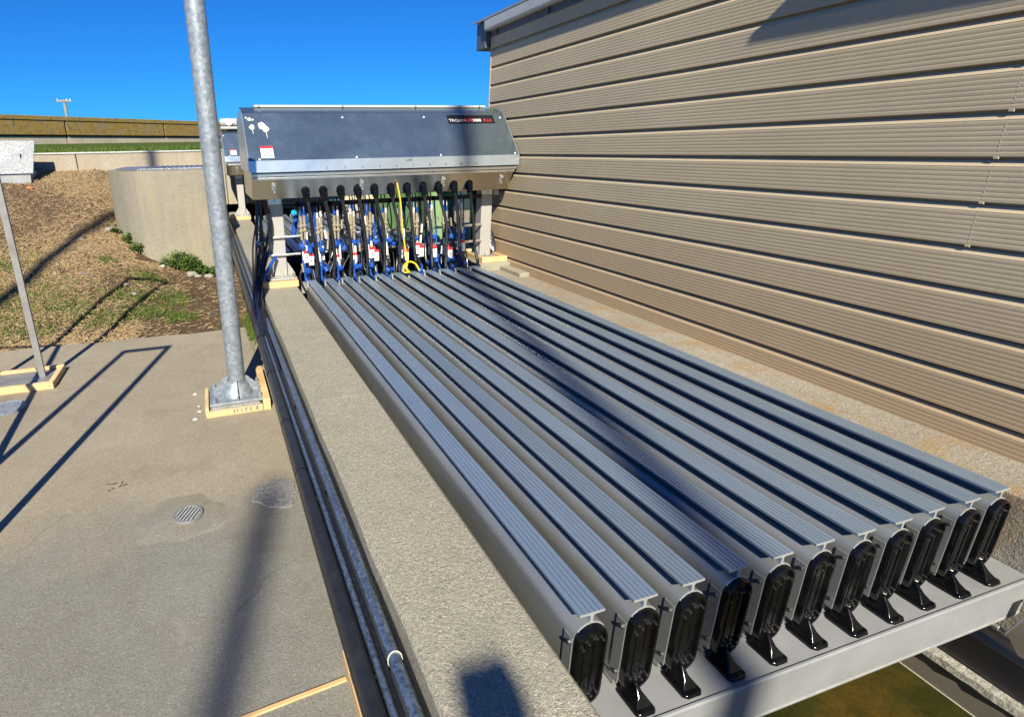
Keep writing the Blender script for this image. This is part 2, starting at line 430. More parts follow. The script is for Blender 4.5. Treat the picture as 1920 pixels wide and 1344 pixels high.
# straw mulch over the bank
m = MB()
def on_bank(x, y): return y > 4.16 and not (x > -1.75 and y > 6.75)
cnt = 0
while cnt < 42000:
    y = 4.1 + 6.0 * random.random() ** 1.5; x = random.uniform(-4.9, -.42)
    if not on_bank(x, y): continue
    dens = smoothstep(-.85, -1.6, x) if x > -1.6 else 1.0
    dens = max(dens, .1) * (.55 + .45 * math.sin(x * 2.1 + 1.7 * math.sin(y * 1.4)))
    dens *= (.06 if x > -1.5 else .3) + (.94 if x > -1.5 else .7) * smoothstep(4.5, 6.6 if x > -1.5 else 5.5, y)
    if random.random() > dens + .02: continue
    cnt += 1
    L = random.uniform(.025, .10) * random.choice((.6, 1, 1)); a = random.gauss(0.25, .95); w = random.uniform(.0016, .0036)
    z = ground_z(x, y) + random.uniform(.002, .02)
    dx, dy = L / 2 * math.cos(a), L / 2 * math.sin(a); nx, ny = -math.sin(a) * w, math.cos(a) * w
    ti = random.gauss(0, .2) * L
    z0 = z - ti + (ground_z(x - dx, y - dy) - ground_z(x, y)); z1 = z + ti + (ground_z(x + dx, y + dy) - ground_z(x, y))
    m.add([(x - dx - nx, y - dy - ny, z0), (x + dx - nx, y + dy - ny, z1), (x + dx, y + dy, z1 + w * 1.2), (x - dx, y - dy, z0 + w * 1.2),
           (x - dx + nx, y - dy + ny, z0), (x + dx + nx, y + dy + ny, z1)], [(0, 1, 2, 3), (3, 2, 5, 4)])
tag(m.build('straw_mulch', 'straw'), 'loose tan straw mulch spread over the bank', 'straw', kind='stuff')
# green tufts on the lower bank
m = MB()
patches = [(-1.9, 4.75, .35, .28), (-1.5, 4.9, .25, .22), (-2.2, 5.1, .25, .3), (-1.25, 5.35, .2, .3), (-1.7, 5.4, .35, .3), (-2.5, 5.4, .3, .5), (-2.75, 5.0, .35, .6),
           (-2.95, 6.2, .4, .5), (-1.55, 6.1, .2, .25), (-2.4, 4.6, .25, .25), (-1.15, 4.7, .18, .18), (-.52, 3.95, .045, .35), (-.50, 4.35, .06, .3), (-3.2, 5.3, .5, .6), (-2.0, 6.4, .12, .1)]
for (px, py, sx, sy) in patches:
    for k in range(int(5200 * sx * sy) + 260):
        x = random.gauss(px, sx * .5); y = random.gauss(py, sy * .5)
        if y < 4.15 and x < -.56: continue
        if x > -.44: continue
        z = ground_z(x, y) if y > 4.15 else SLAB
        h = random.uniform(.015, .06); a = random.uniform(0, 6.3); w = random.uniform(.002, .0045); dx, dy = w * math.cos(a), w * math.sin(a)
        lx, ly = random.gauss(0, .025), random.gauss(0, .025)
        m.add([(x - dx, y - dy, z), (x + dx, y + dy, z), (x + lx * .5 + dx * .7, y + ly * .5 + dy * .7, z + h * .65), (x + lx, y + ly, z + h), (x + lx * .5 - dx * .7, y + ly * .5 - dy * .7, z + h * .65)], [(0, 1, 2, 3, 4)])
tag(m.build('grass_tufts', 'grass_blade'), 'short green grass and clover growing on the lower bank', 'grass', kind='stuff')

# ------------------------------------------------------------------ channel walls
def slab_box(m, x0, x1, y0, y1, z0, z1, step=.25, rag=.004):
    n = max(2, int((y1 - y0) / step)); rings = []
    for k in range(n + 1):
        y = y0 + (y1 - y0) * k / n; a, b, c = (random.uniform(-rag, rag) for _ in range(3))
        c2 = .012
        rings.append([(x0 + a, y, z0), (x1, y, z0), (x1, y, z1 - c2 + c * .5), (x1 - c2, y, z1), (x0 + c2 + a, y, z1), (x0 + a, y, z1 - c2 + b * .5)])
    return m.loft(rings)
e = empty('channel_wall', (-.25, 0, -1.2), 'long grey concrete kerb wall left of the ribbed modules', 'wall')
m = MB(); slab_box(m, -.413, -.10, -4, 1.467, -1.3, TOP); m.build('wall_section', 'kerb_concrete', e, smooth=True, auto=25)
m = MB(); slab_box(m, -.411, -.101, 1.473, 14, -1.3, TOP - .001); m.build('wall_section', 'kerb_concrete', e, smooth=True, auto=25)
e = empty('channel_wall', (1.8, 0, -1.2), 'concrete channel wall at the foot of the tan clad building', 'wall')
m = MB(); slab_box(m, 1.655, WX + .02, -.17, 14, -1.3, TOP); m.build('wall_section', 'wall_concrete', e, smooth=True, auto=25)
m = MB(); slab_box(m, 1.655, WX + .02, -4, -.18, -1.3, -.54); m.build('wall_section', 'wall_concrete', e, smooth=True, auto=25)
m = MB(); m.box(1.80, 1.901, 3.33, 3.68, TOP - .01, -.028); m.box(1.60, 1.908, 3.682, 5.2, TOP - .01, .002); m.build('plinth', 'kerb_concrete', e, bevel=.008)
m = MB()                                                     # stepped steel liner seen under the beam
m.box(1.625, 1.654, -3, 3.4, -1.25, -.79); m.build('liner_plate', 'liner_steel', e, bevel=.004)
m = MB()
n = 120; rings = []
for k in range(n + 1):
    y = -1.6 + 4.6 * k / n; j = random.uniform(-.004, .005)
    rings.append([(1.654, y, -.79), (1.612 + j, y, -.788), (1.615 + j, y, -.762 + j * .3), (1.635, y, -.752), (1.654, y, -.75)])
m.loft(rings); m.build('scale_ledge', 'scale_deposit', e, smooth=True)
m = MB(); m.box(1.64, 1.6545, -3, 3.4, -.745, -.60); m.build('liner_plate', 'liner_steel', e, bevel=.004)
m = MB(); m.box(1.60, 1.6548, -3, 3.4, -.598, -.565); m.build('liner_angle', 'beam_galvanised', e, bevel=.005)
m = MB(); m.box(1.6225, 1.6545, -3, 3.4, -.925, -.897); m.build('waterline_strip', 'tie_white', e)

# ------------------------------------------------------------------ clad building
B = empty('clad_building', (3.5, 0, TOP), 'tan ribbed weatherboard building along the right side', 'building')
PITCH = .1545; Z0 = .043
def board_profile(z0, z1):
    # (x, z) outline of one board: drip lip, ribbed face, sun-catching ledge, deep recess behind the board above
    face = .0075; s1 = z1 - .034; nrib = max(3, round((s1 - z0) / .0172)); pts = [(WX + .022, z0 - .003), (WX - face + .005, z0 - .003), (WX - face, z0)]
    for k in range(nrib):
        a = z0 + (s1 - z0) * k / nrib; w = (s1 - z0) / nrib
        pts += [(WX - face, a + .10 * w), (WX - face - .0002, a + .45 * w), (WX - face, a + .68 * w), (WX - face + .0006, a + .80 * w), (WX - face + .0005, a + .92 * w)]
    return pts + [(WX - face, s1), (WX - face + .0008, s1 + .0015), (WX + .006, z1 - .0145), (WX + .020, z1 - .012), (WX + .022, z1 - .003)]
rows = [(TOP - .01, Z0)] + [(Z0 + PITCH * k, Z0 + PITCH * (k + 1)) for k in range(13)]
for k, (a, b) in enumerate(rows):
    pr = board_profile(a, b)
    segs = [(-3.5, .4655), (.4665, 3.1215), (3.1245, 4.222)] if k >= 5 else [(-3.5, 4.222)]
    for (y0, y1) in segs:
        m = MB(); m.prism_y(pr, y0, y1)
        m.build('weatherboard', 'cladding', B)
for k in range(5, 10):                                       # joint soakers on the near joint
    z = Z0 + PITCH * (k - 1)
    m = MB(); m.box(WX - .0080, WX + .002, .457, .474, z - .010, z + .0008); m.build('joint_clip', 'cladding', B, bevel=.002)
    n = 9; m = MB()
    for i in range(n):
        a = z + .006 + (PITCH - .042) * i / n; b = a + (PITCH - .042) / n * random.uniform(.4, .95); j = random.uniform(-.001, .001)
        m.box(WX - .0079, WX - .006, .4652 + j, .4672 + j, a, b)
    m.build('joint_sealant', 'tie_white', B)
m = MB(); m.box(WX - .011, WX + .06, 4.2225, 4.238, TOP, 2.05); m.build('corner_trim', 'cladding', B, bevel=.003)
m = MB(); m.box(WX + .0235, 7, -3.5, 4.22, TOP, 2.05); m.build('wall_core', 'cladding', B)
m = MB(); m.box(WX - .016, WX + .01, -3.5, 4.24, 1.985, 2.11); m.build('fascia', 'fascia_paint', B, bevel=.003)
gp = [(WX - .017, 2.035)] + arc(WX - .066, 2.051, .018, -90, -180, 4) + [(WX - .084, 2.10), (WX - .086, 2.118), (WX - .078, 2.118), (WX - .074, 2.10), (WX - .017, 2.10)]
m = MB(); m.prism_y(gp, -3.5, 4.235); m.build('gutter', 'gutter_paint', B, smooth=True, auto=30)
m = MB(); m.prism_x([(4.26, 1.90), (4.44, 1.90), (4.44, 2.125), (4.245, 2.125)], WX - .055, WX + .3); m.build('barge_return', 'fascia_paint', B, bevel=.004)
m = MB(); m.prism_y([(WX - .088, 2.124), (WX - .088, 2.14), (3.0, 2.40), (3.0, 2.38)], -3.5, 4.46); m.build('roof', 'roof_paint', B)
for y in (4.1, 3.3, 2.4): 
    m = MB(); m.box(WX - .03, WX - .0165, y, y + .018, 1.99, 2.034); m.build('gutter_bracket', 'fascia_paint', B)
ov = .26                                                     # deeper eave canopy further along the wall, above the frame
cz = 1.466 + ov * 3.014; cy = 1.567 - ov * 3.867
m = MB(); m.loft([[(x, -3.5, cz - .024 * (3.5 + cy)), (x, cy, cz), (x, cy, cz + .035), (x, -3.5, cz + .035)] for x in (WX - ov, WX - .087)]); m.build('eave_canopy', 'roof_paint', B)

# ------------------------------------------------------------------ lamp modules
def groove_top(hw, n, gw, gd, z):
    pts = []; step = 2 * hw / n
    for k in range(n):
        a = -hw + step * k
        if k: pts += [(a - gw / 2, z), (a - gw / 2 + .0004, z - gd), (a + gw / 2 - .0004, z - gd), (a + gw / 2, z)]
    return [(-hw, z)] + pts + [(hw, z)]
LEN = 3.645
def stadium(hw, zt, zb, n=8):
    return arc(0, zt - hw, hw, 0, 180, n) + arc(0, zb + hw, hw, 180, 360, n)
def make_module(label):
    root = empty('lamp_module', (0, 0, 0), label, 'module', 'lamp modules')
    m = MB()
    top = groove_top(.0351, 5, .0028, .0038, 0)
    prof = top + [(.0351, -.0075), (.0045, -.0088), (.0035, -.033), (-.0035, -.033), (-.0045, -.0088), (-.0351, -.0075)]
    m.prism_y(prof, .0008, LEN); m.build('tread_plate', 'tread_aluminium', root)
    m = MB(); m.prism_y([(-.0349, -.0004), (.0349, -.0004), (.0349, -.0058), (.0065, -.0072), (.0038, -.012), (.0036, -.026), (.008, -.032), (-.008, -.032), (-.0036, -.026), (-.0038, -.012), (-.0065, -.0072), (-.0349, -.0058)], 0, .0012); m.build('plate_end', 'raw_aluminium', root)
    ao = arc(0, -.0735, .0447, 35, 145, 12); ai = arc(0, -.0735, .0412, 145, 35, 12)
    m = MB(); m.prism_y(ao + ai, -.0005, .0022); m.build('extrusion_lip', 'raw_aluminium', root, smooth=True)
    m = MB(); m.prism_y(stadium(.0445, -.029, -.283, 10), .0024, LEN - .01); m.build('cover', 'cover_aluminium', root, smooth=True)
    m = MB(); m.box(-.028, .028, .03, LEN - .04, -.312, -.2795); m.build('lower_rail', 'cover_aluminium', root, bevel=.003)
    # end cap
    m = MB()
    def ring(hw, zt, zb, y): return [(x, y, z) for x, z in stadium(hw, zt, zb, 8)]
    m.loft([ring(.0432, -.0318, -.2855, .012), ring(.0432, -.0318, -.2855, -.010), ring(.0405, -.0345, -.283, -.015), ring(.0345, -.040, -.277, -.015), ring(.032, -.0425, -.2745, -.007)])
    cap = m.build('end_cap', 'black_plastic', root, smooth=True, auto=30)
    for dx in (-.013, .013):
        m = MB(); m.loft([[(dx - .0055, -.006, -.245), (dx + .0055, -.006, -.245), (dx + .0055, -.006, -.075), (dx - .0055, -.006, -.075)],
                          [(dx - .0035, -.0098, -.24), (dx + .0035, -.0098, -.24), (dx + .0035, -.0098, -.08), (dx - .0035, -.0098, -.08)]])
        m.build('rib', 'black_plastic', cap)
    for (sx, sz) in ((-.002, -.062), (.008, -.066), (-.012, -.078), (.002, -.236), (-.008, -.242), (.012, -.25), (.027, -.075), (-.027, -.09), (.026, -.24), (-.025, -.235)):
        m = MB(); r = .0038
        m.loft([[(sx + r * math.cos(a), -.006, sz + r * math.sin(a)) for a in [k * math.pi / 3 for k in range(6)]],
                [(sx + r * .9 * math.cos(a), -.0185, sz + r * .9 * math.sin(a)) for a in [k * math.pi / 3 for k in range(6)]]])
        m.build('screw', 'screw_metal', cap)
    for sx in (-1, 1):
        m = MB(); m.box(sx * .0455 - .0016, sx * .0455 + .0016, .001, .034, -.262, -.068); m.build('side_clip', 'cover_aluminium', root, bevel=.0015)
        for sz in (-.085, -.232):
            m = MB(); m.tube([(sx * .046, .012, sz), (sx * .0535, .012, sz)], .0055, 6); m.build('clip_bolt', 'screw_metal', root)
    # foot on the beam
    m = MB()
    m.loft([[(-.031, .012, -.314), (.031, .012, -.314), (.031, -.058, -.314), (.02, -.066, -.314), (-.02, -.066, -.314), (-.031, -.058, -.314)],
            [(-.029, .012, -.304), (.029, .012, -.304), (.028, -.056, -.304), (.018, -.063, -.304), (-.018, -.063, -.304), (-.028, -.056, -.304)]])
    m.loft([[(-.024, .012, -.304), (.024, .012, -.304), (.024, -.052, -.304), (-.024, -.052, -.304)],
            [(-.016, .014, -.285), (.016, .014, -.285), (.010, -.036, -.285), (-.010, -.036, -.285)],
            [(-.010, .016, -.262), (.010, .016, -.262), (.003, -.014, -.258), (-.003, -.014, -.258)]])
    m.build('foot', 'black_plastic', root, smooth=True, auto=35, bevel=.003)
    # bright end brackets at the far end
    m = MB(); m.box(-.041, -.03, LEN - .03, LEN + .006, -.055, -.008); m.box(-.041, .0, LEN - .012, LEN + .006, -.016, -.006); m.build('end_bracket', 'bracket_galvanised', root, bevel=.002)
    return root
names = ['leftmost ribbed grey module beside the concrete kerb', 'second ribbed grey module from the concrete kerb', 'third ribbed grey module from the kerb, left of the shaded one',
         'ribbed grey module whose near end lies dark in a pole shadow', 'fifth ribbed grey module, just right of the shaded one', 'middle ribbed grey module, sixth of eleven',
         'seventh ribbed grey module from the concrete kerb', 'eighth ribbed grey module, fourth from the building side', 'ninth ribbed grey module, third from the building side',
         'tenth ribbed grey module, next to the last by the building', 'rightmost ribbed grey module beside the building wall footing']
proto = make_module(names[0])
mods = [proto]
for i in range(1, 11):
    c = copy_tree(proto, None, (.15 * i + random.uniform(-.0012, .0012), random.uniform(-.004, .004), random.uniform(-.0015, .001))); c['label'] = names[i]; mods.append(c)
for i in range(11):
    c = copy_tree(proto, None, (.15 * i, 5.1, 0)); c['label'] = '%s module from the left in the farther bank, seen beneath the hood' % ['first', 'second', 'third', 'fourth', 'fifth', 'sixth', 'seventh', 'eighth', 'ninth', 'tenth', 'eleventh'][i]; c['group'] = 'far lamp modules'
    mods.append(c)

# beams under the module ends
def beam(y, lab):
    e = empty('support_beam', (.78, y, -.46), lab, 'beam')
    m = MB(); m.prism_x([(y - .082, -.46), (y - .082, -.318), (y - .079, -.3125), (y - .074, -.3125), (y - .072, -.3165), (y + .12, -.3165), (y + .12, -.327), (y - .068, -.327), (y - .072, -.44), (y - .03, -.45), (y - .03, -.46)], -.098, 1.653)
    m.build('channel_section', 'beam_galvanised', e, smooth=True, auto=25)
    m = MB(); m.box(-.098, 1.653, y - .0835, y - .0818, -.452, -.448); m.build('weld_line', 'bracket_galvanised', e)
    return e
beam(0, 'long galvanised beam carrying the black module feet in the foreground')
beam(5.1, 'galvanised beam under the near ends of the farther modules')
# dark lamp racks below the covers (only their tops can be seen in the gap behind the modules)
for y0, lab in ((3.75, 'dark submerged frame below the hanging blue connectors'),):
    e = empty('lamp_rack', (.75, y0, -.9), lab, 'frame')
    for i in range(11):
        m = MB(); m.box(.15 * i - .022, .15 * i + .022, y0 - .09, y0 - .03, -1.0, -.06); m.build('rack_plate', 'black_rubber', e, bevel=.004)
    m = MB(); m.box(-.05, 1.6, y0 + .0, y0 + .05, -.4, -.33); m.build('rack_bar', 'black_rubber', e)

# bracket and bolt at the right end of the near beam
e = empty('steel_bracket', (1.66, -.2, -.6), 'steel gusset bracket bolted beside the right end of the beam', 'bracket')
m = MB(); m.prism_x([(-.10, -.50), (-.135, -.36), (-.17, -.335), (-.42, -.335), (-.42, -.55), (-.14, -.55)], 1.575, 1.583); m.build('side_plate', 'liner_steel', e, bevel=.002)
m = MB(); m.bar((1.60, -.098, -.50), (1.60, -.136, -.355), .05, .008, (0, 1, 0)); m.bar((1.60, -.136, -.355), (1.60, -.175, -.331), .05, .008, (0, 1, 0)); m.build('flange', 'beam_galvanised', e, bevel=.002)
for (x, y, z) in ((1.585, -.05, -.50), (1.605, -.055, -.535)):
    m = MB(); m.tube([(x, y - .03, z), (x, y, z)], .012, 6); m.tube([(x, y - .055, z), (x, y - .03, z)], .006, 8); m.build('bolt', 'chrome', e, bevel=.001)

# ------------------------------------------------------------------ power cabinets
HL, HR = -.425, 1.883
def make_cabinet(label):
    C = empty('power_cabinet', (.73, 4.1, TOP), label, 'cabinet', 'power cabinets')
    # profile (y, z) of the hood
    prof = [(3.60, .880), (3.60, .962), (3.915, 1.322), (4.04, 1.372), (4.50, 1.372), (4.62, 1.30), (4.62, .88)]
    m = MB()
    m.prism_x([(3.603, .963), (3.603, .9), (4.62, .9), (4.62, 1.30), (4.50, 1.366), (4.04, 1.366), (3.918, 1.317)], HL + .004, HR - .004)
    m.build('hood_core', 'hood_steel', C, bevel=.002)
    # folded skins
    m = MB(); m.loft([[(x, 3.600, .962), (x, 3.915, 1.322), (x, 3.918, 1.3185), (x, 3.604, .960)] for x in (HL, HR)]); front = m.build('front_panel', 'hood_steel', C, bevel=.0012)
    m = MB(); m.loft([[(HL + .01 , 3.915, 1.3225), (HL - .012, 4.04, 1.373), (HL - .012, 4.05, 1.367), (HL + .01, 3.925, 1.317)], [(HR - .06, 3.915, 1.3225), (HR - .14, 4.04, 1.373), (HR - .14, 4.05, 1.367), (HR - .06, 3.925, 1.317)]]); m.build('top_flashing', 'hood_steel', C, bevel=.001)
    m = MB(); m.box(HL + .11, HR - .12, 4.03, 4.5, 1.3735, 1.392); lid = m.build('lid', 'gutter_paint', C, bevel=.003)
    for x in (-.28, .42, 1.08, 1.7):
        m = MB(); m.tube([(x, 4.024, 1.383), (x, 4.031, 1.383)], .008, 8); m.build('rivet', 'chrome', lid)
    m = MB(); m.loft([[(x, 3.592, .880), (x, 3.599, .966), (x, 3.605, .966), (x, 3.605, .880)] for x in (HL - .002, HR + .002)]); strip = m.build('lip_strip', 'strip_steel', C, bevel=.0012)
    for x in (HL, HR):
        s = -1 if x == HL else 1
        m = MB(); m.prism_x([(3.60, .884), (3.60, .962), (3.915, 1.321), (4.04, 1.37), (4.62, 1.30), (4.62, .884)], min(x, x + s * .006), max(x, x + s * .006)); m.build('end_plate', 'strip_steel', C, bevel=.001)
    # rails below the lip and stainless gland box
    m = MB(); m.box(HL + .006, HR - .004, 3.612, 3.63, .846, .872); m.build('lower_rail', 'rail_steel', C, bevel=.004)
    m = MB(); m.box(HL + .035, HR - .02, 3.622, 3.65, .822, .842); m.build('lower_rail', 'rail_steel', C, bevel=.004)
    m = MB(); m.prism_x([(3.655, .90), (3.64, .83), (3.73, .668), (4.55, .668), (4.55, .90)], HL + .01, HR - .02); box = m.build('gland_box', 'box_steel', C, bevel=.004)
    # vertical seams on the box, catches
    for x in (-.25, .47, 1.2, 1.755):
        k = lambda u: (3.64 + .09 * u, .83 - .162 * u)
        y, z = k(.35)
        m = MB(); m.bar((x, y - .014, z + .02), (x, y + .006, z - .03), .034, .012, (0, -1, 0)); la = m.build('latch', 'chrome', box, bevel=.002)
        m = MB(); m.tube([(x, y - .026, z + .006), (x, y - .01, z + .006)], .012, 8); m.tube([(x + .004, y - .005, z - .045), (x + .004, y + .006, z - .045)], .009, 8); m.build('latch_bolt', 'chrome', box)
    for i in range(11):                                        # cable glands
        x = .006 + .1452 * i; y, z = 3.70, .722
        d = Vector((.12, -.25, -1)).normalized(); p = Vector((x, y, z))
        m = MB(); m.tube([p - d * .02, p + d * .012], .037, 12); m.tube([p + d * .012, p + d * .018], .029, 12); m.tube([p + d * .018, p + d * .04], .034, 8)
        m.tube([p + d * .04, p + d * .06, p + d * .085], [.027, .026, .018], 10); m.build('cable_gland', 'black_plastic', box, smooth=True, auto=30)
    # legs
    for lx in (-.212, 1.775):
        m = MB(); m.prism_z([(lx - .056, 3.945), (lx + .056, 3.945), (lx + .056, 4.065), (lx - .056, 4.065)], -.012, .672); leg = m.build('leg', 'leg_aluminium', C, bevel=.006)
        for s in (-1, 1):
            x0 = lx + s * .0565; m = MB()
            m.prism_y([(x0, -.011), (x0 + s * .075, -.011), (x0 + s * .055, .03), (x0, .12)], 3.99, 4.0); m.build('gusset', 'leg_aluminium', leg, bevel=.001)
        m = MB(); m.prism_x([(3.9445, -.011), (3.88, -.011), (3.90, .03), (3.9445, .07)], lx - .004, lx + .004); m.build('gusset', 'leg_aluminium', leg, bevel=.001)
        m = MB(); m.box(lx - .125, lx + .125, 3.835, 4.17, -.026, -.0115); bp = m.build('base_plate', 'leg_aluminium', leg, bevel=.003)
        for (bx, by) in ((-.095, 3.865), (.095, 3.865), (-.095, 4.135), (.095, 4.135)):
            m = MB(); m.tube([(lx + bx, by, -.012), (lx + bx, by, .006)], .014, 6); m.tube([(lx + bx, by, .006), (lx + bx, by, .028)], .007, 8); m.build('anchor_bolt', 'chrome', leg)
        m = MB(); m.box(lx - .065, lx + .045, 3.928, 3.943, .61, .655); m.build('clamp_plate', 'rail_steel', leg, bevel=.003)
        m = MB(); m.tube([(lx - .01, 3.915, .633), (lx - .01, 3.928, .633)], .014, 6); m.tube([(lx + .035, 3.93, .635), (lx + .035, 3.943, .635)], .01, 8); m.build('clamp_bolt', 'chrome', leg)
    if True:
        m = MB(); m.box(1.835, 1.89, 3.93, 3.938, .60, .655); m.build('tag_plate', 'tag_white', C)
    # things printed or stuck on the front panel: frame of the sloping panel
    u = Vector((0, 3.915 - 3.60, 1.322 - .962)).normalized(); nrm = Vector((1, 0, 0)).cross(u).normalized()
    def onp(x, s, lift=.0012): return Vector((x, 3.60, .962)) + u * s + nrm * lift
    def panel_quad(x0, x1, s0, s1, lift, name, mat, par):
        m = MB(); m.loft([[onp(x0, s0, lift), onp(x1, s0, lift), onp(x1, s1, lift), onp(x0, s1, lift)], [onp(x0, s0, lift - .0009), onp(x1, s0, lift - .0009), onp(x1, s1, lift - .0009), onp(x0, s1, lift - .0009)]])
        return m.build(name, mat, par)
    ML = Matrix.Translation((0, 0, 0))
    def panel_text(body, x, s, size, mat, par, squash=1, name='lettering', bold=0.0, lift=.0026):
        M = Matrix((( 1, u.x, nrm.x, 0), (0, u.y, nrm.y, 0), (0, u.z, nrm.z, 0), (0, 0, 0, 1)))
        o = onp(x, s, lift); M.translation = o
        return text_mesh(name, body, mat, par, M, size, squash, bold)
    lg = panel_quad(1.315, 1.765, .355, .452, .0016, 'logo_plate', 'logo_black', front)
    panel_text('TROJAN', 1.325, .377, .042, 'tag_white', front, 1.02, bold=.0006)
    panel_text('UV', 1.492, .377, .047, 'red_print', front, 1.0, bold=.002)
    panel_text('3000', 1.55, .377, .042, 'tag_white', front, 1.0, bold=.0008)
    panel_text('PLUS', 1.655, .377, .042, 'red_print', front, .92, bold=.0004)
    st = panel_quad(-.328, -.232, .03, .145, .0016, 'warning_sticker', 'tag_white', front)
    panel_quad(-.328, -.232, .122, .145, .0022, 'sticker_header', 'red_print', front)
    panel_quad(-.315, -.295, .096, .106, .0022, 'sticker_print', 'ink_olive', front); panel_quad(-.268, -.245, .096, .106, .0022, 'sticker_print', 'ink_olive', front)
    panel_quad(-.285, -.275, .07, .085, .0022, 'sticker_print', 'red_print', front)
    panel_quad(-.312, -.296, .045, .062, .0022, 'sticker_print', 'ink_teal', front); panel_quad(-.265, -.248, .045, .062, .0022, 'sticker_print', 'ink_teal', front)
    for (x, s) in ((-.40, .43), (.38, .43), (1.10, .43), (1.83, .42), (-.345, .018), (.42, .018), (1.15, .018), (1.85, .02)):
        m = MB(); p = onp(x, s, 0)
        m.tube([p, p + nrm * .004, p + nrm * .006], [.0085, .008, .004], 10); m.build('rivet', 'tag_white', front, smooth=True)
    def vec_mat(o):
        return Matrix.Translation(o) @ Matrix.Rotation(R(90), 4, 'X')
    for i in range(11):
        x = .02 + .1452 * i - (.014 if i > 8 else 0)
        text_mesh('marker_number', str(i + 1), 'marker_ink', strip, vec_mat(Vector((x, 3.5915, .893))), .03, .8)
    text_mesh('marker_note', 'U/4', 'marker_ink', strip, vec_mat(Vector((.835, 3.5935, .935))), .032, 1.1)
    return C, front, onp, nrm, u
CAB, FRONT, onp, nrm, uu = make_cabinet('nearer steel cabinet with sloping hood on two legs over the modules')
CAB2 = copy_tree(CAB, None, (0, 5.1, 0)); CAB2['label'] = 'farther steel hooded cabinet, mostly hidden behind the near one'
# bird droppings on the near hood only
for (x, s, r, drip) in ((-.375, .415, .015, 0), (-.35, .41, .008, 0), (-.365, .335, .02, .05), (-.29, .35, .027, 0), (-.262, .318, .025, .07)):
    m = MB(); pts = [onp(x + r * (1 + .18 * math.sin(3 * a + x * 40)) * math.cos(a), s + r * 1.2 * (1 + .15 * math.cos(2 * a + s * 30)) * math.sin(a), .0022) for a in [k * math.pi / 9 for k in range(18)]]
    o = len(m.v); m.v += [tuple(p) for p in pts]; m.f.append(tuple(range(18)))
    if drip: m.add([onp(x - .003, s, .0023), onp(x + .003, s, .0023), onp(x + .005, s - r - drip, .0023), onp(x + .003, s - r - drip, .0023)], [(0, 1, 2, 3)])
    m.build('bird_dropping', 'white_mark', FRONT)

# timber formwork and grout round the cabinet feet
def formwork(label, x0, x1, y0, y1, z0, h, group, t=.035):
    e = empty('timber_formwork', ((x0 + x1) / 2, (y0 + y1) / 2, z0), label, 'formwork', group)
    m = MB(); m.box(x0, x1, y0, y0 + t, z0, z0 + h); m.build('board', 'timber', e, bevel=.003)
    m = MB(); m.box(x0, x1, y1 - t, y1, z0, z0 + h); m.build('board', 'timber', e, bevel=.003)
    m = MB(); m.box(x0, x0 + t, y0 + t + .001, y1 - t - .001, z0, z0 + h - .002); m.build('board', 'timber', e, bevel=.003)
    m = MB(); m.box(x1 - t, x1, y0 + t + .001, y1 - t - .001, z0, z0 + h - .003); m.build('board', 'timber', e, bevel=.003)
    m = MB(); m.box(x0 + t + .001, x1 - t - .001, y0 + t + .001, y1 - t - .001, z0, z0 + h * .55); m.build('grout_bed', 'grout', e)
    for (x, y) in ((x0 + .025, y0 - .0006), (x1 - .025, y0 - .0006)):
        m = MB(); m.tube([(x, y, z0 + h * .5), (x, y + .01, z0 + h * .5)], .004, 8); m.build('nail', 'marker_ink', e)
    return e
formwork('timber formwork under the left leg of the nearer cabinet', -.39, -.094, 3.727, 4.22, TOP, .055, 'cabinet formwork')
formwork('bright timber formwork under the right leg of the nearer cabinet', 1.635, 1.9, 3.727, 4.22, .002, .05, 'cabinet formwork')
formwork('timber formwork under the left leg of the farther cabinet', -.39, -.094, 8.827, 9.32, TOP, .055, 'cabinet formwork')

# actuator on top of the farther hood
e = empty('valve_actuator', (-.28, 9.2, 1.372), 'grey motor with round cap showing above the farther hood', 'motor')
m = MB(); m.box(-.43, -.02, 9.05, 9.4, 1.393, 1.43); m.build('mounting_plate', 'bracket_galvanised', e, bevel=.004)
m = MB(); m.tube([(-.43, 9.2, 1.50), (-.40, 9.2, 1.50), (-.12, 9.2, 1.50), (-.08, 9.2, 1.50)], [.05, .065, .065, .05], 16); m.build('motor_body', 'bracket_galvanised', e, smooth=True, auto=30)
m = MB(); m.tube([(-.29, 9.08, 1.50), (-.29, 9.14, 1.50)], .055, 18); m.build('round_cap', 'tag_white', e, smooth=True, auto=30)
m = MB(); m.tube([(-.17, 9.08, 1.49), (-.17, 9.14, 1.49)], .035, 14); m.tube([(-.14, 9.2, 1.45), (0, 9.2, 1.45)], .03, 12); m.build('gearbox', 'bracket_galvanised', e, smooth=True, auto=30)

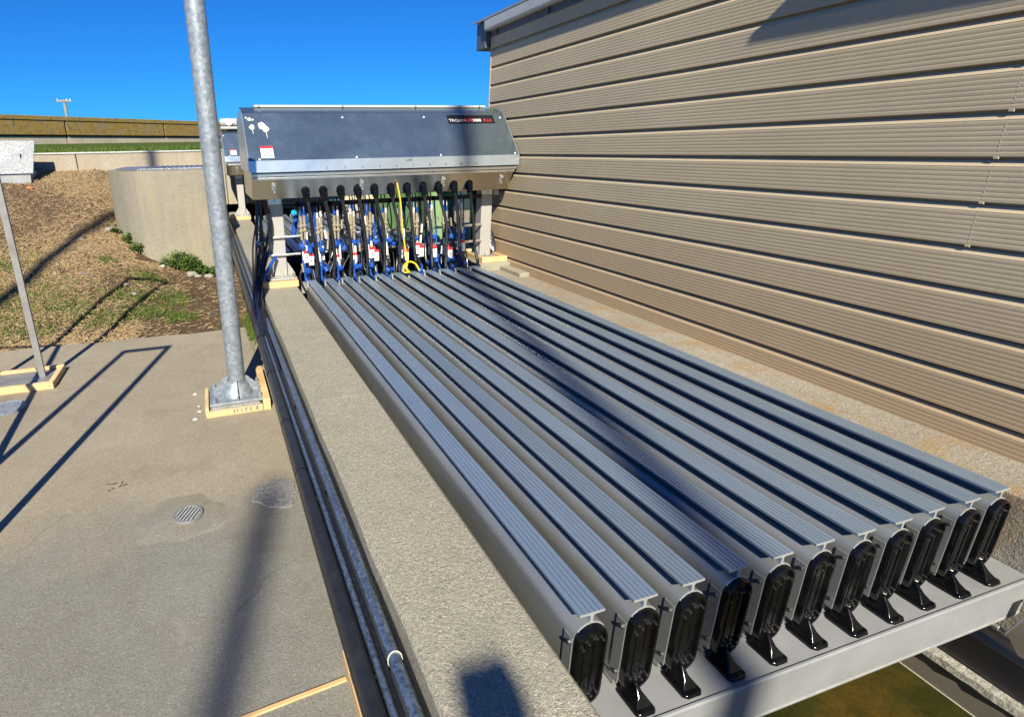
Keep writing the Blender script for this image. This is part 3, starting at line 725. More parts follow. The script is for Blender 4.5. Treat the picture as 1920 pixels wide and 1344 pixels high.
# ------------------------------------------------------------------ rails, couplings and cables below the hood
for (z, lab) in ((.331, 'upper steel tube rail running between the cabinet legs'), (.178, 'lower steel tube rail running between the cabinet legs')):
    m = MB(); m.tube([(-.33, 3.93, z), (1.72, 3.93, z)], .0125, 12); tag(m.build('tube_rail', 'rail_steel', smooth=True, auto=30), lab, 'rail', 'tube rails')
m = MB(); m.box(-.15, 1.715, 3.95, 3.975, .575, .615); tag(m.build('cable_bar', 'black_plastic', bevel=.004), 'flat black bar under the hood behind the cable glands', 'bar')
ordn = ['first', 'second', 'third', 'fourth', 'fifth', 'sixth', 'seventh', 'eighth', 'ninth', 'tenth', 'eleventh']
for i in range(11):
    x0 = .006 + .1452 * i; xm = .15 * i
    # main power cable
    p0 = (x0 + .0, 3.69, .70); j = random.uniform(-.02, .02)
    end = (xm + .062 + random.uniform(-.012, .012), 3.69, -.12)
    m = MB(); m.tube(spline([p0, (x0 + .015, 3.675, .60), (x0 + .05 + j, 3.67, .40), (x0 + .07 + j * .5, 3.68, .18), (end[0] - .003, 3.69, .02), end], 6), .015, 8)
    tag(m.build('power_cable', 'cable_black', smooth=True), '%s black power cable from the left, hanging from the hood glands' % ordn[i], 'cable', 'hood cables')
    # thinner cables and hoses
    e = empty('hose_coupling', (x0, 3.85, -.1), '%s pair of brass hose couplings from the left under the hood' % ordn[i], 'coupling', 'hose couplings')
    bx = x0 - .022
    for q, dx in enumerate((-.014, .017)):
        xx = bx + dx + random.uniform(-.003, .003); yb = 3.83; zt = .50 + random.uniform(-.015, .02)
        m = MB(); r = .012
        m.tube([(xx, yb, zt - .20), (xx, yb, zt - .13), (xx, yb, zt - .129), (xx, yb, zt - .115), (xx, yb, zt - .114), (xx, yb, zt - .09), (xx, yb, zt - .089), (xx, yb, zt - .075), (xx, yb, zt - .074), (xx, yb, zt)],
               [r * .9, r * .9, r * 1.7, r * 1.7, r, r, r * 1.7, r * 1.7, r, r], 10)
        cp = m.build('coupler', 'brass', e, smooth=True, auto=30)
        m = MB(); m.tube([(xx, yb, zt + .001), (xx, yb, zt + .045)], .009, 8); m.build('sleeve', random.choice(['tag_white', 'tag_white', 'blue_plastic']), e, smooth=True)
        m = MB(); m.tube([(xx, yb, zt + .045), (xx + .004, yb + .02, zt + .11), (xx + .01, yb + .08, zt + .17)], .0055, 8); m.build('hose', random.choice(['cable_black', 'blue_plastic']), e, smooth=True)
        zl = zt - .20
        m = MB(); m.tube([(xx, yb, zl - .001), (xx + .002, yb - .01, zl - .05)], .0085, 8); m.build('hose', 'blue_plastic', e, smooth=True)
        m = MB(); m.tube([(xx + .002, yb - .01, zl - .051), (xx + .004, yb - .02, zl - .17)], .0105, 8); m.build('sleeve', 'tag_white', e, smooth=True)
        xe = xm + (-.02 if q == 0 else .025) + random.uniform(-.01, .01)
        m = MB(); m.tube(spline([(xx + .004, yb - .02, zl - .171), (xx + .006, yb - .04, zl - .21), ((xx + xe) / 2, 3.78, -.03), (xe, 3.70, -.06), (xe, 3.68, -.2)], 5), .0105, 8); m.build('hose', 'blue_plastic' if (i * 3 + q) % 3 == 0 else 'cable_black', e, smooth=True)
        # dust caps
        zc = random.choice((.22, .26, .05, .0, -.03)); xc = xx + random.uniform(.015, .035)
        m = MB(); dv = Vector((random.uniform(-.6, .6), -.5, random.uniform(-1, -.2))).normalized(); pc = Vector((xc, yb - .055, zc))
        m.tube([pc - dv * .02, pc + dv * .018, pc + dv * .02], [.023, .023, .018], 12); m.tube([pc - dv * .032, pc - dv * .02], .011, 10); m.build('dust_cap', 'blue_plastic', e, smooth=True, auto=30)
        m = MB(); m.tube(bez([tuple(pc - dv * .03), (xc + .01, yb - .03, zc + .07), (xx, yb - .012, zc + .1)], 6), .003, 6); m.build('cap_tether', 'blue_plastic', e, smooth=True)
    for q in range(4):                                      # hoses and cables behind the couplings
        xa = x0 + random.uniform(-.06, .07); xb = xa + random.uniform(-.05, .05); zz = random.uniform(.1, .3)
        m = MB(); m.tube(spline([(xa, 3.93, .58), (xa + random.uniform(-.02, .02), 3.91, .42), (xb, 3.885, zz), (xb + random.uniform(-.04, .04), 3.86, zz - .12), (xb + random.uniform(-.03, .03), 3.80, -.1), (xb, 3.78, -.3)], 5), random.choice((.006, .008, .011)), 7)
        m.build('hose', random.choice(('blue_plastic', 'cable_black', 'cable_black', 'cable_black', 'cable_black')), e, smooth=True)
    for q in range(3):
        pc = Vector((x0 + random.uniform(-.05, .06), random.uniform(3.79, 3.87), random.choice((-.04, .02, .06, .24, .3)) + random.uniform(-.03, .03))); dv = Vector((random.uniform(-1, 1), -.6, random.uniform(-1, .4))).normalized()
        m = MB(); m.tube([pc - dv * .02, pc + dv * .02, pc + dv * .024], [.021, .021, .015], 12); m.tube([pc - dv * .04, pc - dv * .02], .012, 10); m.build('dust_cap', 'blue_plastic', e, smooth=True, auto=30)
    for q in range(4):
        xa = x0 + random.uniform(-.05, .06); za = random.uniform(.1, .5)
        m = MB(); m.tube([(xa, 3.84, za), (xa + random.uniform(-.01, .01), 3.835, za - .075)], .010, 8); m.build('sleeve', random.choice(('tag_white', 'brass')), e, smooth=True)
    if i not in (1, 5):
        dx = random.uniform(-.015, .02); dz = random.uniform(-.03, .03); xx = bx + dx; z1 = .185 + dz; yb = 3.785
        for q in range(1 if i in (2, 3, 10) else 2):
            ww = .027 if q == 0 else .021; xa = xx + q * .036; z2 = z1 - q * .025
            m = MB(); m.box(xa - ww, xa + ww, yb - q * .006, yb + .0025 - q * .006, z2 - .09, z2 - .012); tg = m.build('tag', 'tag_white', e)
            m = MB(); m.box(xa - ww, xa + ww, yb - q * .006 - .0005, yb + .003 - q * .006, z2 - .0118, z2 + .012); m.build('tag_header', 'red_print', e)
            m = MB(); m.box(xa - .006, xa + .007, yb - .001 - q * .006, yb - .0003 - q * .006, z2 - .055, z2 - .045); m.box(xa - .004, xa + .004, yb - .001 - q * .006, yb - .0003 - q * .006, z2 - .07, z2 - .064); m.build('tag_print', 'marker_ink', e)
# loose thin cables crossing under the hood
for k in range(16):
    x = random.uniform(-.02, 1.55); 
    m = MB(); m.tube(spline([(x, 3.98, .60), (x + random.uniform(-.06, .06), 3.93, .45), (x + random.uniform(-.1, .1), 3.90, .2), (x + random.uniform(-.1, .1), 3.82, .0), (x + random.uniform(-.05, .05), 3.78, -.25)], 5), random.choice((.005, .007, .009)), 6)
    tag(m.build('thin_cable', 'cable_black', smooth=True), 'thin loose black cable hanging behind the hose couplings', 'cable', 'loose cables behind couplings')
# cyan valve, cream boxes, green cabinet further back
m = MB(); m.tube([(-.085, 3.80, .545), (-.085, 3.83, .545)], .022, 14); m.tube([(-.085, 3.79, .545), (-.085, 3.80, .545)], .012, 10)
tag(m.build('cyan_valve', 'cyan_plastic', smooth=True, auto=30), 'small cyan valve under the hood near the left leg', 'valve')
e = empty('green_cabinet', (2.1, 6.6, -.3), 'green equipment cabinet seen behind the hanging cables', 'cabinet')
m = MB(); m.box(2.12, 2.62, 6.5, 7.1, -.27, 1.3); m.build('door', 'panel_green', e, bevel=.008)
m = MB(); m.box(1.50, 2.115, 6.62, 7.1, -.27, 1.3); m.build('side_panel', 'panel_green_shaded', e, bevel=.008)  # left half of the cabinet, its shade painted as darker green
m = MB(); m.box(1.45, 2.7, 6.45, 7.2, -.7, -.275); m.build('plinth', 'kerb_concrete', e)
m = MB(); m.box(2.64, 3.2, 6.0, 6.06, -.5, 1.4); tag(m.build('dark_panel', 'panel_dark', bevel=.006), 'dark panel behind the right cabinet leg', 'panel')
for (x, w, z, h, lab) in ((1.0, .13, .60, .3, 'left tall cream junction box behind the black bar'), (1.15, .10, .58, .26, 'middle pale junction box behind the black bar'), (1.28, .15, .60, .24, 'right wide cream junction box behind the black bar'), (1.04, .12, .22, .14, 'low cream junction box beneath the left tall one')):
    m = MB(); m.box(x, x + w, 6.5, 6.6, z - h, z); tag(m.build('junction_box', 'box_cream', bevel=.006), lab, 'box', 'cream junction boxes')
m = MB(); m.tube(spline([(-.02, 4.0, .62), (-.035, 4.0, .52), (-.06, 3.99, .40), (-.08, 3.98, .30)], 5), .021, 12)
tag(m.build('blue_hose', 'blue_plastic', smooth=True), 'thick blue hose hanging just right of the left cabinet leg', 'hose')
m = MB(); m.tube([(-.02, 3.98, .535), (-.045, 3.98, .53)], .026, 12); tag(m.build('hose_clip', 'rope_yellow', smooth=True, auto=30), 'yellow clip round the thick blue hose', 'clip')
m = MB(); m.box(-.02, .10, 3.99, 4.02, .585, .62); tag(m.build('cable_label', 'tag_white', bevel=.003), 'white label block at the left end of the black bar', 'label')
e = empty('headwall', (1, 10.4, -1.3), 'concrete headwall closing the far end of the channel', 'wall')
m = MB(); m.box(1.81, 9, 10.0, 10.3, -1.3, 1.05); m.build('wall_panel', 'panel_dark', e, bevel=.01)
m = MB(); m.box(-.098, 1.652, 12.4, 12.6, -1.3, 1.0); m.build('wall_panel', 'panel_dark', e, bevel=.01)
m = MB(); m.box(1.935, 9, 4.6, 10, -.6, -.25); tag(m.build('concrete_path', 'slab_concrete', bevel=.01), kind='structure')

# yellow rope tied from hood to module
pts = spline([(.775, 3.66, .765), (.80, 3.65, .62), (.815, 3.655, .45), (.835, 3.66, .28), (.86, 3.655, .13), (.862, 3.65, .085)], 6)
m = MB(); m.tube(pts, .0065, 8)
m.tube(spline([(.862, 3.65, .085), (.83, 3.64, .06), (.815, 3.625, .02), (.82, 3.60, .006), (.845, 3.57, .012)], 6), .008, 8)
m.tube(spline([(.862, 3.65, .085), (.90, 3.65, .085), (.94, 3.64, .06), (.96, 3.63, .02), (.968, 3.62, .004)], 6), .0075, 8)
m.tube(spline([(.862, 3.65, .085), (.845, 3.63, .05), (.84, 3.61, .03), (.855, 3.575, .008)], 6), .010, 8)
tag(m.build('yellow_rope', 'rope_yellow', smooth=True), 'yellow rope hanging from the hood and knotted at a module', 'rope')

# cables at the left leg
for k in range(6):
    dx = (k - 2.5) * .016; w = random.uniform(-.02, .02)
    pts = [(-.34 + dx * .8, 3.92, .66), (-.345 + dx * 1.6 + w, 3.9, .47), (-.365 + dx * 1.8, 3.88, .27 + w), (-.41 + dx * 1.2, 3.80, .10 + w), (-.455 + dx * .8, 3.6, -.03), (-.48 + dx * .7, 3.3, -.095), (-.49 + dx * .6, 2.9, -.14), (-.49 + dx * .3, 2.5, -.20), (-.49, 2.2, -.23)]
    m = MB(); m.tube(spline(pts, 7), random.choice((.008, .010, .012)), 8); tag(m.build('cable', 'cable_black', smooth=True), '%s black cable from the left beside the left cabinet leg' % ordn[k], 'cable', 'cables by the left leg')
m = MB(); m.tube(spline([(-.25, 3.9, .17), (-.31, 3.82, .12), (-.385, 3.72, .03), (-.445, 3.55, -.08), (-.495, 3.25, -.17), (-.52, 2.95, -.235), (-.505, 2.7, -.28)], 7), .013, 8)
tag(m.build('blue_hose', 'blue_plastic', smooth=True), 'blue hose curving from the left cabinet leg down into the bundle', 'hose')
for k in range(5):
    m = MB(); x0 = -.47 + .012 * k
    m.tube(spline([(x0 + .10, 4.2 + .05 * k, .16 + .03 * k), (x0 + .06, 4.0, .06 + .015 * k), (x0 + .02, 3.75, -.05), (x0 - .01, 3.4, -.10), (x0 - .02, 3.0, -.14), (x0 - .025, 2.6, -.2), (x0 - .025, 2.3, -.23)], 6), .0075, 8)
    tag(m.build('cable', 'cable_black', smooth=True), 'thin black cable fanning out of the conduit bundle behind the pole', 'cable', 'fanned cables')
e = empty('cable_gland_cluster', (-.37, 3.95, .15), 'cluster of steel cable glands beside the left cabinet leg', 'fitting')
for k in range(7):
    p = Vector((-.34 + random.uniform(-.07, .03), 3.93 + random.uniform(-.05, .05), .27 + random.uniform(-.1, .08))); d = Vector((random.uniform(-.8, .2), random.uniform(-.8, .2), random.uniform(-.6, .3))).normalized()
    m = MB(); m.tube([p - d * .02, p + d * .01], .021, 6); m.tube([p + d * .01, p + d * .035], .014, 10); m.build('gland', 'chrome' if k % 3 else 'brass', e, smooth=True, auto=30)
for k in range(5):                                            # loops at the right leg
    m = MB(); m.tube(spline([(1.83, 4.05, .33 - .03 * k), (1.87 - .004 * k, 4.0, .25 - .03 * k), (1.885 - .006 * k, 3.97, .15 - .02 * k), (1.885 - .008 * k, 3.95, .06)], 6), .009, 8)
    tag(m.build('cable', 'cable_black', smooth=True), 'black cable looping down behind the right cabinet leg', 'cable', 'cables by the right leg')

# ------------------------------------------------------------------ conduit bundle along the kerb
def run(name, x, z, r, mat, lab, y1=14, y0=-2.5, wob=.004, bends=True, seg=.35):
    pts = []; y = y0
    while y <= y1:
        pts.append((x + wob * math.sin(y * 1.7 + x * 90), y, z + wob * .6 * math.sin(y * 2.3 + z * 50))); y += seg
    m = MB(); m.tube(pts, r, 14); return tag(m.build(name, mat, smooth=True, auto=40), lab, 'pipe' if 'conduit' in name or 'pipe' in name else 'cable')
run('black_pipe', -.5205, -.165, .0235, 'black_pipe', 'outermost thick black pipe of the bundle beside the slab', wob=.002)
run('black_pipe', -.518, -.222, .024, 'black_pipe', 'black pipe below the outermost one of the bundle', wob=.002)
run('steel_conduit', -.4855, -.160, .0095, 'conduit_galvanised', 'slim galvanised conduit in the middle of the bundle', wob=.0012)
run('cable', -.4695, -.148, .0055, 'cable_black', 'glossy black cable between the two galvanised conduits', wob=.001)
run('cable', -.474, -.172, .010, 'cable_black', 'black cable lying lower between the two conduits', wob=.001)
c = run('steel_conduit', -.4425, -.142, .0175, 'conduit_galvanised', 'thick galvanised conduit nearest the concrete kerb', wob=.001)
run('cable', -.4195, -.135, .0058, 'cable_black', 'thin black cable between the thick conduit and the kerb', wob=.001)
for y in (.14,):
    m = MB(); n = 9
    for (x, z, r) in ((-.4425, -.142, .0185),):
        pts = [(x + r * math.cos(R(a)), y + .008 * math.sin(R(a)), z + r * math.sin(R(a))) for a in range(0, 361, 24)]
    if y < 3:
        m.tube(pts, .0018, 6); tag(m.build('cable_tie', 'tie_white', smooth=True), 'pale tie wrapped round the thick conduit near the camera' if y < 1 else 'pale tie wrapped round the thick conduit, farther along', 'tie')
e = empty('conduit_bracket', (-.48, .5, -.3), 'row of steel brackets holding the conduits to the kerb', 'bracket')
for y in (.2, 1.0, 1.8, 2.6, 3.4):
    m = MB(); m.box(-.538, -.414, y, y + .03, -.262, -.247); m.build('bracket_arm', 'conduit_galvanised', e, bevel=.002)
for y in (1.05, 1.48, 2.1, 2.75):
    m = MB(); pts = [(-.5205 + .0241 * math.cos(R(a)), y, -.165 + .0241 * math.sin(R(a))) for a in range(0, 361, 30)]
    m.tube(pts, .0025, 6); tag(m.build('cable_tie', 'black_plastic'), 'black tie round the outermost black pipe', 'tie', 'black pipe ties')

# ------------------------------------------------------------------ galvanised pole with formwork
P = empty('steel_pole', (-.715, 2.525, SLAB), 'thick galvanised pole on a bolted base plate by the kerb', 'pole')
m = MB(); m.tube([(-.708, 2.525, -.43), (-.708, 2.525, .6), (-.708, 2.525, 1.795)], [.0535, .0535, .053], 32); m.build('shaft', 'galvanised', P, smooth=True, auto=40)
m = MB(); m.tube([(-.708, 2.525, 1.7955), (-.708, 2.525, 1.803), (-.708, 2.525, 1.81)], [.056, .056, .04], 28); m.build('cap', 'galvanised', P, smooth=True, auto=30)  # unseen cap added; shaft cut short here so its shadow misses the hood
m = MB(); m.box(-.885, -.548, 2.378, 2.672, -.447, -.430); m.build('base_plate', 'galvanised', P, bevel=.003)
for a in (0, 90, 180, 270):
    d = Vector((math.cos(R(a)), math.sin(R(a)), 0)); s = Vector((-d.y, d.x, 0)); c = Vector((-.715, 2.525, 0)); ext = .095 if a % 180 == 0 else .085
    prof = [(.05, -.4295), (.05 + ext, -.4295), (.05 + ext, -.40), (.075, -.325), (.05, -.315)]
    m = MB(); m.loft([[c + d * q + Vector((0, 0, z)) + s * .005 * k for q, z in prof] for k in (-1, 1)]); m.build('gusset', 'galvanised', P, bevel=.0015)
m = MB(); m.tube([(-.715, 2.525, -.4305), (-.715, 2.525, -.36), (-.715, 2.525, -.345)], [.105, .068, .058], 24); m.build('flared_collar', 'galvanised', P, smooth=True, auto=30)
for (bx, by) in ((-.855, 2.41), (-.855, 2.64), (-.578, 2.41), (-.578, 2.64)):
    m = MB(); m.tube([(bx, by, -.431), (bx, by, -.414)], .015, 6); m.tube([(bx, by, -.414), (bx, by, -.395)], .008, 8); m.build('anchor_bolt', 'galvanised', P, bevel=.001)
F = empty('timber_formwork', (-.71, 2.5, SLAB), 'timber formwork with mortar round the base of the galvanised pole', 'formwork')
m = MB(); m.box(-.91, -.57, 2.345, 2.372, SLAB, SLAB + .034); m.build('board', 'timber', F, bevel=.002)
m = MB(); m.box(-.567, -.522, 2.345, 2.92, SLAB, SLAB + .075); m.build('board', 'timber', F, bevel=.002)
m = MB(); m.box(-.915, -.893, 2.375, 2.70, SLAB, SLAB + .05); m.build('board', 'timber', F, bevel=.002)
m = MB()
rings = []
for k, (q, z) in enumerate(((.0, SLAB), (.004, SLAB + .03), (.012, -.462), (.02, -.4475))):
    ring = []
    for (cx, cy) in ((-.892, 2.3725), (-.8, 2.3725), (-.7, 2.3725), (-.6, 2.3725), (-.569, 2.3725), (-.569, 2.55), (-.569, 2.68), (-.7, 2.68), (-.892, 2.68), (-.892, 2.5)):
        ring.append((cx + (q if cx < -.71 else -q) + random.uniform(-.003, .003), cy + (q * .6 if cy < 2.5 else -q) + random.uniform(-.002, .002) * (k > 0), z))
    rings.append(ring)
m.loft(rings); m.build('mortar_bed', 'grout', F, smooth=True, auto=40)
for (x, w) in ((-.745, .012), (-.725, .008), (-.70, .01), (-.675, .02), (-.645, .012), (-.61, .03)):     # mortar smears over the front board
    m = MB(); m.box(x - .006, x + w * .4, 2.3435, 2.3455, SLAB + .012, SLAB + .036); m.build('mortar_smear', 'grout', F)

# ------------------------------------------------------------------ goal shaped stanchions at the left
def stanchion(x0, x1, y, h, label, w=.042, t=.012):
    e = empty('stanchion', ((x0 + x1) / 2, y, SLAB), label, 'stanchion', 'stanchions')
    for x in (x0, x1):
        m = MB(); m.box(x - w / 2, x + w / 2, y - t, y + t, SLAB + .03, SLAB + h); m.build('post', 'post_steel', e, bevel=.002)
    m = MB(); m.box(x0 + w / 2 + .001, x1 - w / 2 - .001, y - t, y + t, SLAB + h - w, SLAB + h - .001); m.build('top_bar', 'post_steel', e, bevel=.002)
    m = MB(); m.box(x0 - .09, x1 + .09, y - .12, y + .14, SLAB + .018, SLAB + .0295); m.build('base_plate', 'post_steel', e, bevel=.002)
    return e
stanchion(-2.40, -2.035, 3.36, 2.2, 'flat steel post standing in a timber frame at the left edge')
stanchion(-2.278, -1.933, 1.005, 2.2, 'flat steel stanchion left of the view whose shadow falls on the slab')
formwork('timber frame round the foot of the flat steel post at left', -2.56, -1.925, 3.165, 3.53, SLAB, .05, None, .035)
m = MB(); m.tube([(-1.94, 1.3, SLAB), (-2.61, 2.25, 1.0), (-3.4, 2.42, 1.0), (-3.4, 2.42, SLAB)], .022, 10)
tag(m.build('bent_handrail', 'galvanised', smooth=True), 'bent tube handrail left of the view casting a slanting shadow', 'handrail')
# tall light poles standing behind the viewpoint; their soft shadows cross slab, modules and hood
def light_pole(px, py, pz, D, h, r, lab, lamp=True):
    x = px - math.cos(AZ) * D; y = py - math.sin(AZ) * D
    e = empty('light_pole', (x, y, SLAB), lab, 'light pole', 'light poles')
    m = MB(); m.tube([(x, y, SLAB - .1), (x, y, SLAB + h)], [r, r * .9], 20); m.build('shaft', 'galvanised', e, smooth=True, auto=40)
    m = MB(); m.box(x - .2, x + .2, y - .2, y + .2, SLAB, SLAB + .02); m.build('base_plate', 'galvanised', e)
    if not lamp: return
    m = MB(); m.bar((x, y, SLAB + h), (x, y - .8, SLAB + h + .1), .06); m.box(x - .12, x + .12, y - 1.2, y - .75, SLAB + h + .06, SLAB + h + .14); m.build('lamp_head', 'bracket_galvanised', e)
light_pole(-.697, 1.174, SLAB, 15, 11.55, .062, 'bare tall mast behind the viewpoint, shading the slab', False)
light_pole(.467, .023, 0, 11, 15.5, .085, 'tall light pole behind the viewpoint, shading the fourth module')
light_pole(-1.626, 10, 0, 17, 16.5, .085, 'tall light pole behind the viewpoint, shading the straw bank')

m = MB(); cx, cy = -.285 - math.cos(AZ) * 4.5, -.02 - math.sin(AZ) * 4.5; m.box(cx - .065, cx + .065, cy - .05, cy + .05, SLAB, -.065 + 4.5 * math.tan(EL))
tag(m.build('kerb_shadow_pillar', 'post_steel', bevel=.01), 'unseen square pillar added behind the viewpoint to shade the near kerb', 'pillar')  # unseen post, added only to throw a shadow on the near kerb

# ------------------------------------------------------------------ slab details
e = empty('floor_drain', (DR[0], DR[1], SLAB), 'round slotted drain grate set in the concrete slab', 'drain')
DZ = SLAB + .0045; r = .066
m = MB(); N = 40
ang = [2 * math.pi * k / N for k in range(N)]
m.loft([[(DR[0] + q * math.cos(a), DR[1] + q * math.sin(a), DZ + z) for a in ang] for q, z in ((r, -.01), (r, .006), (r - .003, .008), (r - .012, .008), (r - .013, -.012))], caps=False); m.build('rim', 'post_steel', e, smooth=True, auto=30)
m = MB(); m.tube([(DR[0], DR[1], DZ + .0012), (DR[0], DR[1], DZ + .002)], r - .0125, 32); m.build('sump', 'black_rubber', e)
ca, sa = math.cos(R(62)), math.sin(R(62))
for k in range(7):
    off = (k - 3) * .0155; hl = math.sqrt(max(0, (r - .013) ** 2 - off ** 2))
    if hl < .01: continue
    cx, cy = DR[0] - sa * off, DR[1] + ca * off
    m = MB(); m.bar((cx - ca * hl, cy - sa * hl, DZ + .0045), (cx + ca * hl, cy + sa * hl, DZ + .0045), .0085, .004); m.build('grate_bar', 'bracket_galvanised', e, bevel=.001)
def blob_patch(name, cx, cy, rx, ry, z, mat, lab, seed, h=.004, cat='patch'):
    random.seed(seed); m = MB(); n = 36; out = []; inn = []
    for k in range(n):
        a = 2 * math.pi * k / n; w = 1 + .1 * math.sin(3 * a + seed) + .06 * math.sin(7 * a + seed * 2) + random.uniform(-.03, .03)
        out.append((cx + rx * w * math.cos(a), cy + ry * w * math.sin(a), z)); inn.append((cx + rx * w * .95 * math.cos(a), cy + ry * w * .95 * math.sin(a), z + h))
    o = 0; m.loft([out, inn]); return tag(m.build(name, mat, smooth=True, auto=30), lab, cat)
e = blob_patch('mortar_patch', -1.02, 1.39, .2, .17, SLAB - .002, 'slab_concrete', 'smooth mortar patch around the floor drain', 3, .0032)
blob_patch('mortar_patch', -.60, 1.44, .105, .12, SLAB - .002, 'grout', 'rough grey mortar patch at the slab edge beside the pipes', 5, .008)
m = MB(); rr = .105
m.loft([[(-2.135 + q * math.cos(a), 2.91 + q * math.sin(a), SLAB + z) for a in ang] for q, z in ((rr, .001), (rr, .014), (rr - .01, .018), (rr - .02, .012), (.02, .012))]); tag(m.build('access_cover', 'galvanised', smooth=True, auto=30), 'round worn metal cover on the slab at the left edge', 'cover')
for k, (px, py, s) in enumerate(((-.985, 2.74, .014), (-.96, 2.54, .007), (-.955, 2.46, .012), (-.98, 2.36, .014), (-.91, 2.45, .006))):
    m = MB(); m.tube([(px, py, SLAB + .0005), (px, py, SLAB + .003)], [s, s * .8], 9); tag(m.build('plaster_spot', 'white_mark'), 'small white splash on the slab left of the pole base', 'splash', 'white splashes')
e = empty('twig', (-1.3, 1.75, SLAB), 'small brown twig scraps lying on the slab', 'twig')
for k in range(7):
    x, y = -1.34 + random.uniform(-.045, .045), 1.745 + random.uniform(-.03, .03); a = random.gauss(.6, .4); L = random.uniform(.01, .03)
    m = MB(); m.bar((x, y, SLAB + .003), (x + L * math.cos(a), y + L * math.sin(a), SLAB + .003), .004, .004); m.build('scrap', 'soil', e)
# timber pieces at the lower left
m = MB(); m.box(-.510, -.468, -.6, .47, SLAB, SLAB + .055); tag(m.build('timber_batten', 'timber', bevel=.003), 'upright timber batten against the black pipe at the bottom edge', 'batten')
m = MB(); m.bar((-.512, .412, SLAB + .002), (-.83, .383, SLAB + .002), .014, .008); tag(m.build('timber_batten', 'timber', bevel=.002), 'thin timber strip lying across the slab at the bottom edge', 'batten')

# ------------------------------------------------------------------ tank block, walls and things in the background
K = empty('concrete_tank', (-1.2, 7.5, SLAB), 'tall chamfered concrete tank block behind the pole', 'tank')
foot = [(-.62, 6.86), (-1.30, 6.905)] + [tuple(p)[:2] for p in bez([(-1.44, 6.92, 0), (-1.72, 6.95, 0), (-1.80, 7.2, 0), (-2.02, 7.62, 0)], 9)] + [(-2.02, 8.6), (-.62, 8.6)]
m = MB(); m.prism_z(foot, -.75, .826); m.build('tank_wall', 'tank_concrete', K, smooth=True, auto=30)
m = MB(); m.prism_z([(-.66, 6.93), (-1.58, 7.02), (-1.9, 7.55), (-1.9, 8.5), (-.66, 8.5)], .8265, .85); lidp = m.build('metal_cover', 'chequer_plate', K, bevel=.004)
for k in range(12):
    x = -1.5 + k * .07; m = MB(); m.box(x, x + .012, 7.06, 8.45, .8505, .858); m.build('cover_rib', 'chequer_plate', K)
W = empty('low_wall', (-3, 10.1, .5), 'low pale concrete wall along the top of the straw bank', 'wall')
xs_ = [-14, -6.2, -3.9, -2.83, -.4, 1.8]
for a, b in zip(xs_[:-1], xs_[1:]):
    m = MB(); m.box(a + .006, b - .006, 10.0, 10.22, .1, 1.05); m.build('wall_panel', 'low_wall_concrete', W, bevel=.012)
m = MB(); m.box(-14, 1.8, 9.985, 10.24, 1.0505, 1.078); m.build('coping', 'bracket_galvanised', W, bevel=.006)
# big lichen covered channel
a = Vector((-6.79, 20.5, 0)); b = Vector((-.84, 25.45, 0)); d = (b - a).normalized(); nn = Vector((d.y, -d.x, 0))
G = empty('raised_channel', a, 'lichen covered raised concrete channel along the skyline', 'channel')
def along_wall(m, s0, s1, off0, off1, z0, z1):
    p = [a + d * s0 + nn * off0, a + d * s1 + nn * off0, a + d * s1 + nn * off1, a + d * s0 + nn * off1]
    return m.loft([[(q.x, q.y, z0) for q in p], [(q.x, q.y, z1) for q in p]])
L0 = -10
while L0 < 16:
    m = MB(); along_wall(m, L0 + .02, L0 + 3.98, .04, -1.5, 1.69, 2.16); m.build('channel_beam', 'lichen_concrete', G, bevel=.03)
    m = MB(); along_wall(m, L0, L0 + 4, .07, -1.5, 2.162, 2.305); m.build('channel_coping', 'lichen_concrete', G, bevel=.02)
    m = MB(); along_wall(m, L0 + .02, L0 + 3.98, -.045, -1.4, .8, 1.655); m.build('channel_footing', 'low_wall_concrete', G)
    L0 += 4
# chequer plate box at the far left
K = empty('hatch_box', (-3.75, 9.6, .6), 'chequer plate hatch box in front of the low wall at the left edge', 'box')
m = MB(); m.loft([[(-3.88, 9.30, .60), (-3.40, 9.30, .60), (-3.40, 9.7, .60), (-3.88, 9.7, .60)], [(-3.90, 9.30, .80), (-3.38, 9.30, .80), (-3.38, 9.7, .80), (-3.90, 9.7, .80)]]); m.build('frame', 'beam_galvanised', K)
m = MB(); m.loft([[(-4.02, 9.27, .775), (-3.335, 9.27, .775), (-3.335, 9.29, .775), (-4.02, 9.29, .775)], [(-4.02, 9.55, 1.285), (-3.29, 9.55, 1.265), (-3.29, 9.575, 1.265), (-4.02, 9.575, 1.285)]]); m.build('lid', 'chequer_plate', K, bevel=.004)
m = MB(); m.box(-3.5, -3.49, 9.39, 9.42, 1.0, 1.07); m.build('handle', 'black_rubber', K)
# rural power pole
U = empty('power_pole', (-12.5, 60, 1), 'distant timber power pole with crossarm above the skyline', 'power pole')
m = MB(); m.tube([(-12.5, 60, 1.2), (-12.55, 60, 5.9)], [.16, .12], 10); m.build('shaft', 'timber_pole', U)
m = MB(); m.box(-13.15, -11.9, 59.82, 59.88, 5.72, 5.86); m.build('crossarm', 'timber_pole', U)
for x in (-13.05, -12.3, -12.0):
    m = MB(); m.tube([(x, 59.85, 5.86), (x, 59.85, 5.98)], .035, 8); m.build('insulator', 'tag_white', U)

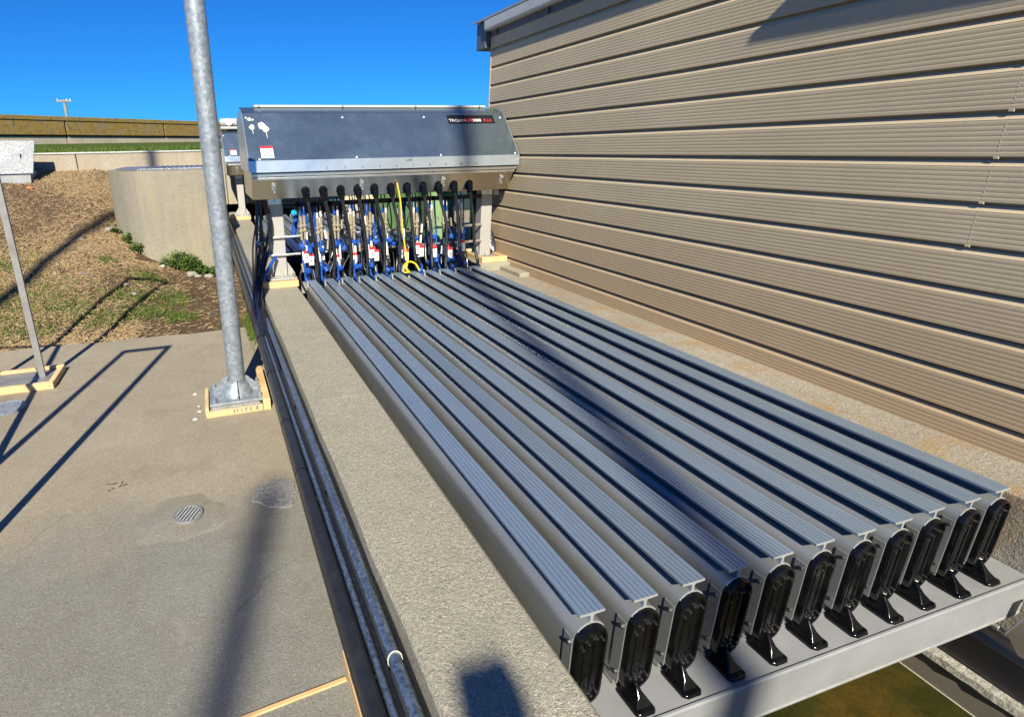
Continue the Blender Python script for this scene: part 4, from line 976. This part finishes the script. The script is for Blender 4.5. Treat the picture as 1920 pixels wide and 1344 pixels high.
# weeds and stones at the foot of the tank
def weed(x, y, r, h, n, lab, seed):
    random.seed(seed); e = empty('weed', (x, y, ground_z(x, y)), lab, 'weed', 'weeds'); z0 = ground_z(x, y); ms = MB(); ml = MB()
    for k in range(n):
        a = random.uniform(0, 6.3); q = r * math.sqrt(random.random()); tip = Vector((x + q * math.cos(a), y + q * math.sin(a) * .6, z0 + h * random.uniform(.3, 1) * (1.1 - q / r * .5)))
        base = Vector((x + q * .4 * math.cos(a), y + q * .4 * math.sin(a), z0 - .01))
        if k % 3 == 0: ms.tube([base, base.lerp(tip, .6) + Vector((0, 0, .01)), tip], .0025, 4)
        for j in range(4):
            b = random.uniform(0, 6.3); L = random.uniform(.02, .042); w = L * .38; dv = Vector((math.cos(b), math.sin(b), random.uniform(-.2, .7))).normalized(); s = dv.cross(Vector((0, 0, 1))).normalized() * w
            p = tip + Vector((random.uniform(-.02, .02), random.uniform(-.02, .02), random.uniform(-.02, .02)))
            ml.add([p, p + dv * L * .5 + s, p + dv * L, p + dv * L * .5 - s], [(0, 1, 2, 3)])
    ms.build('stem', 'weed_leaf', e); ml.build('foliage', 'weed_leaf', e)
weed(-1.22, 6.80, .26, .24, 330, 'largest leafy green weed at the foot of the concrete tank', 11)
weed(-.98, 6.76, .14, .16, 130, 'small green weed right of the largest one at the tank foot', 12)
weed(-.78, 6.72, .15, .13, 120, 'low green weed at the tank foot close to the pole', 13)
weed(-1.74, 7.0, .09, .16, 70, 'narrow weed on the sloping edge left of the tank', 14)
weed(-1.86, 7.2, .08, .15, 60, 'small weed higher up the tank edge', 15)
weed(-2.02, 7.45, .06, .10, 40, 'topmost tiny weed at the tank edge', 16)
def stone(x, y, s, lab, seed, mat='stone', zoff=0):
    random.seed(seed); bm = bmesh.new(); bmesh.ops.create_icosphere(bm, subdivisions=2, radius=s)
    for v in bm.verts: v.co *= 1 + random.uniform(-.16, .16); v.co.z *= .62; v.co.x *= 1.25
    m = MB(); m.v = [(v.co.x + x, v.co.y + y, v.co.z + ground_z(x, y) + s * .3 + zoff) for v in bm.verts]; m.f = [tuple(v.index for v in f.verts) for f in bm.faces]; bm.free()
    return tag(m.build('stone', mat, smooth=True, auto=50), lab, 'stone', 'stones')
stone(-1.08, 6.62, .055, 'grey stone beside the largest weed', 1); stone(-.86, 6.6, .05, 'pale stone in front of the low weed', 2); stone(-1.0, 6.58, .035, 'small stone between the two bigger ones', 3)
stone(-2.1, 7.5, .055, 'grey stone against the left edge of the tank', 4); stone(-2.2, 5.9, .03, 'pale pebble in the straw near the lower bank', 5); stone(-2.35, 6.9, .035, 'pebble in the straw on the middle bank', 6)
stone(-1.65, 5.45, .04, 'dull stone in the grass patch', 7); stone(-1.75, 5.75, .03, 'small grey stone in the straw by the grass', 8)
stone(-3.35, 9.0, .05, 'orange brick fragment on the top of the bank', 9, 'terracotta'); stone(-1.42, 6.72, .03, 'white pebble left of the largest weed', 10, 'white_mark')
random.seed(99)
m = MB()
for k in range(260):
    x = random.uniform(-3.6, -.5); y = random.uniform(4.25, 8.5)
    if not on_bank(x, y): continue
    s_ = random.uniform(.004, .013); bm = bmesh.new(); bmesh.ops.create_icosphere(bm, subdivisions=1, radius=s_)
    for v in bm.verts: v.co *= 1 + random.uniform(-.2, .2)
    m.add([(v.co.x * 1.3 + x, v.co.y + y, v.co.z * .7 + ground_z(x, y) + s_ * .3) for v in bm.verts], [tuple(v.index for v in f.verts) for f in bm.faces]); bm.free()
tag(m.build('gravel', 'stone', smooth=True), 'small pebbles scattered over the bare bank soil', 'gravel', kind='stuff')
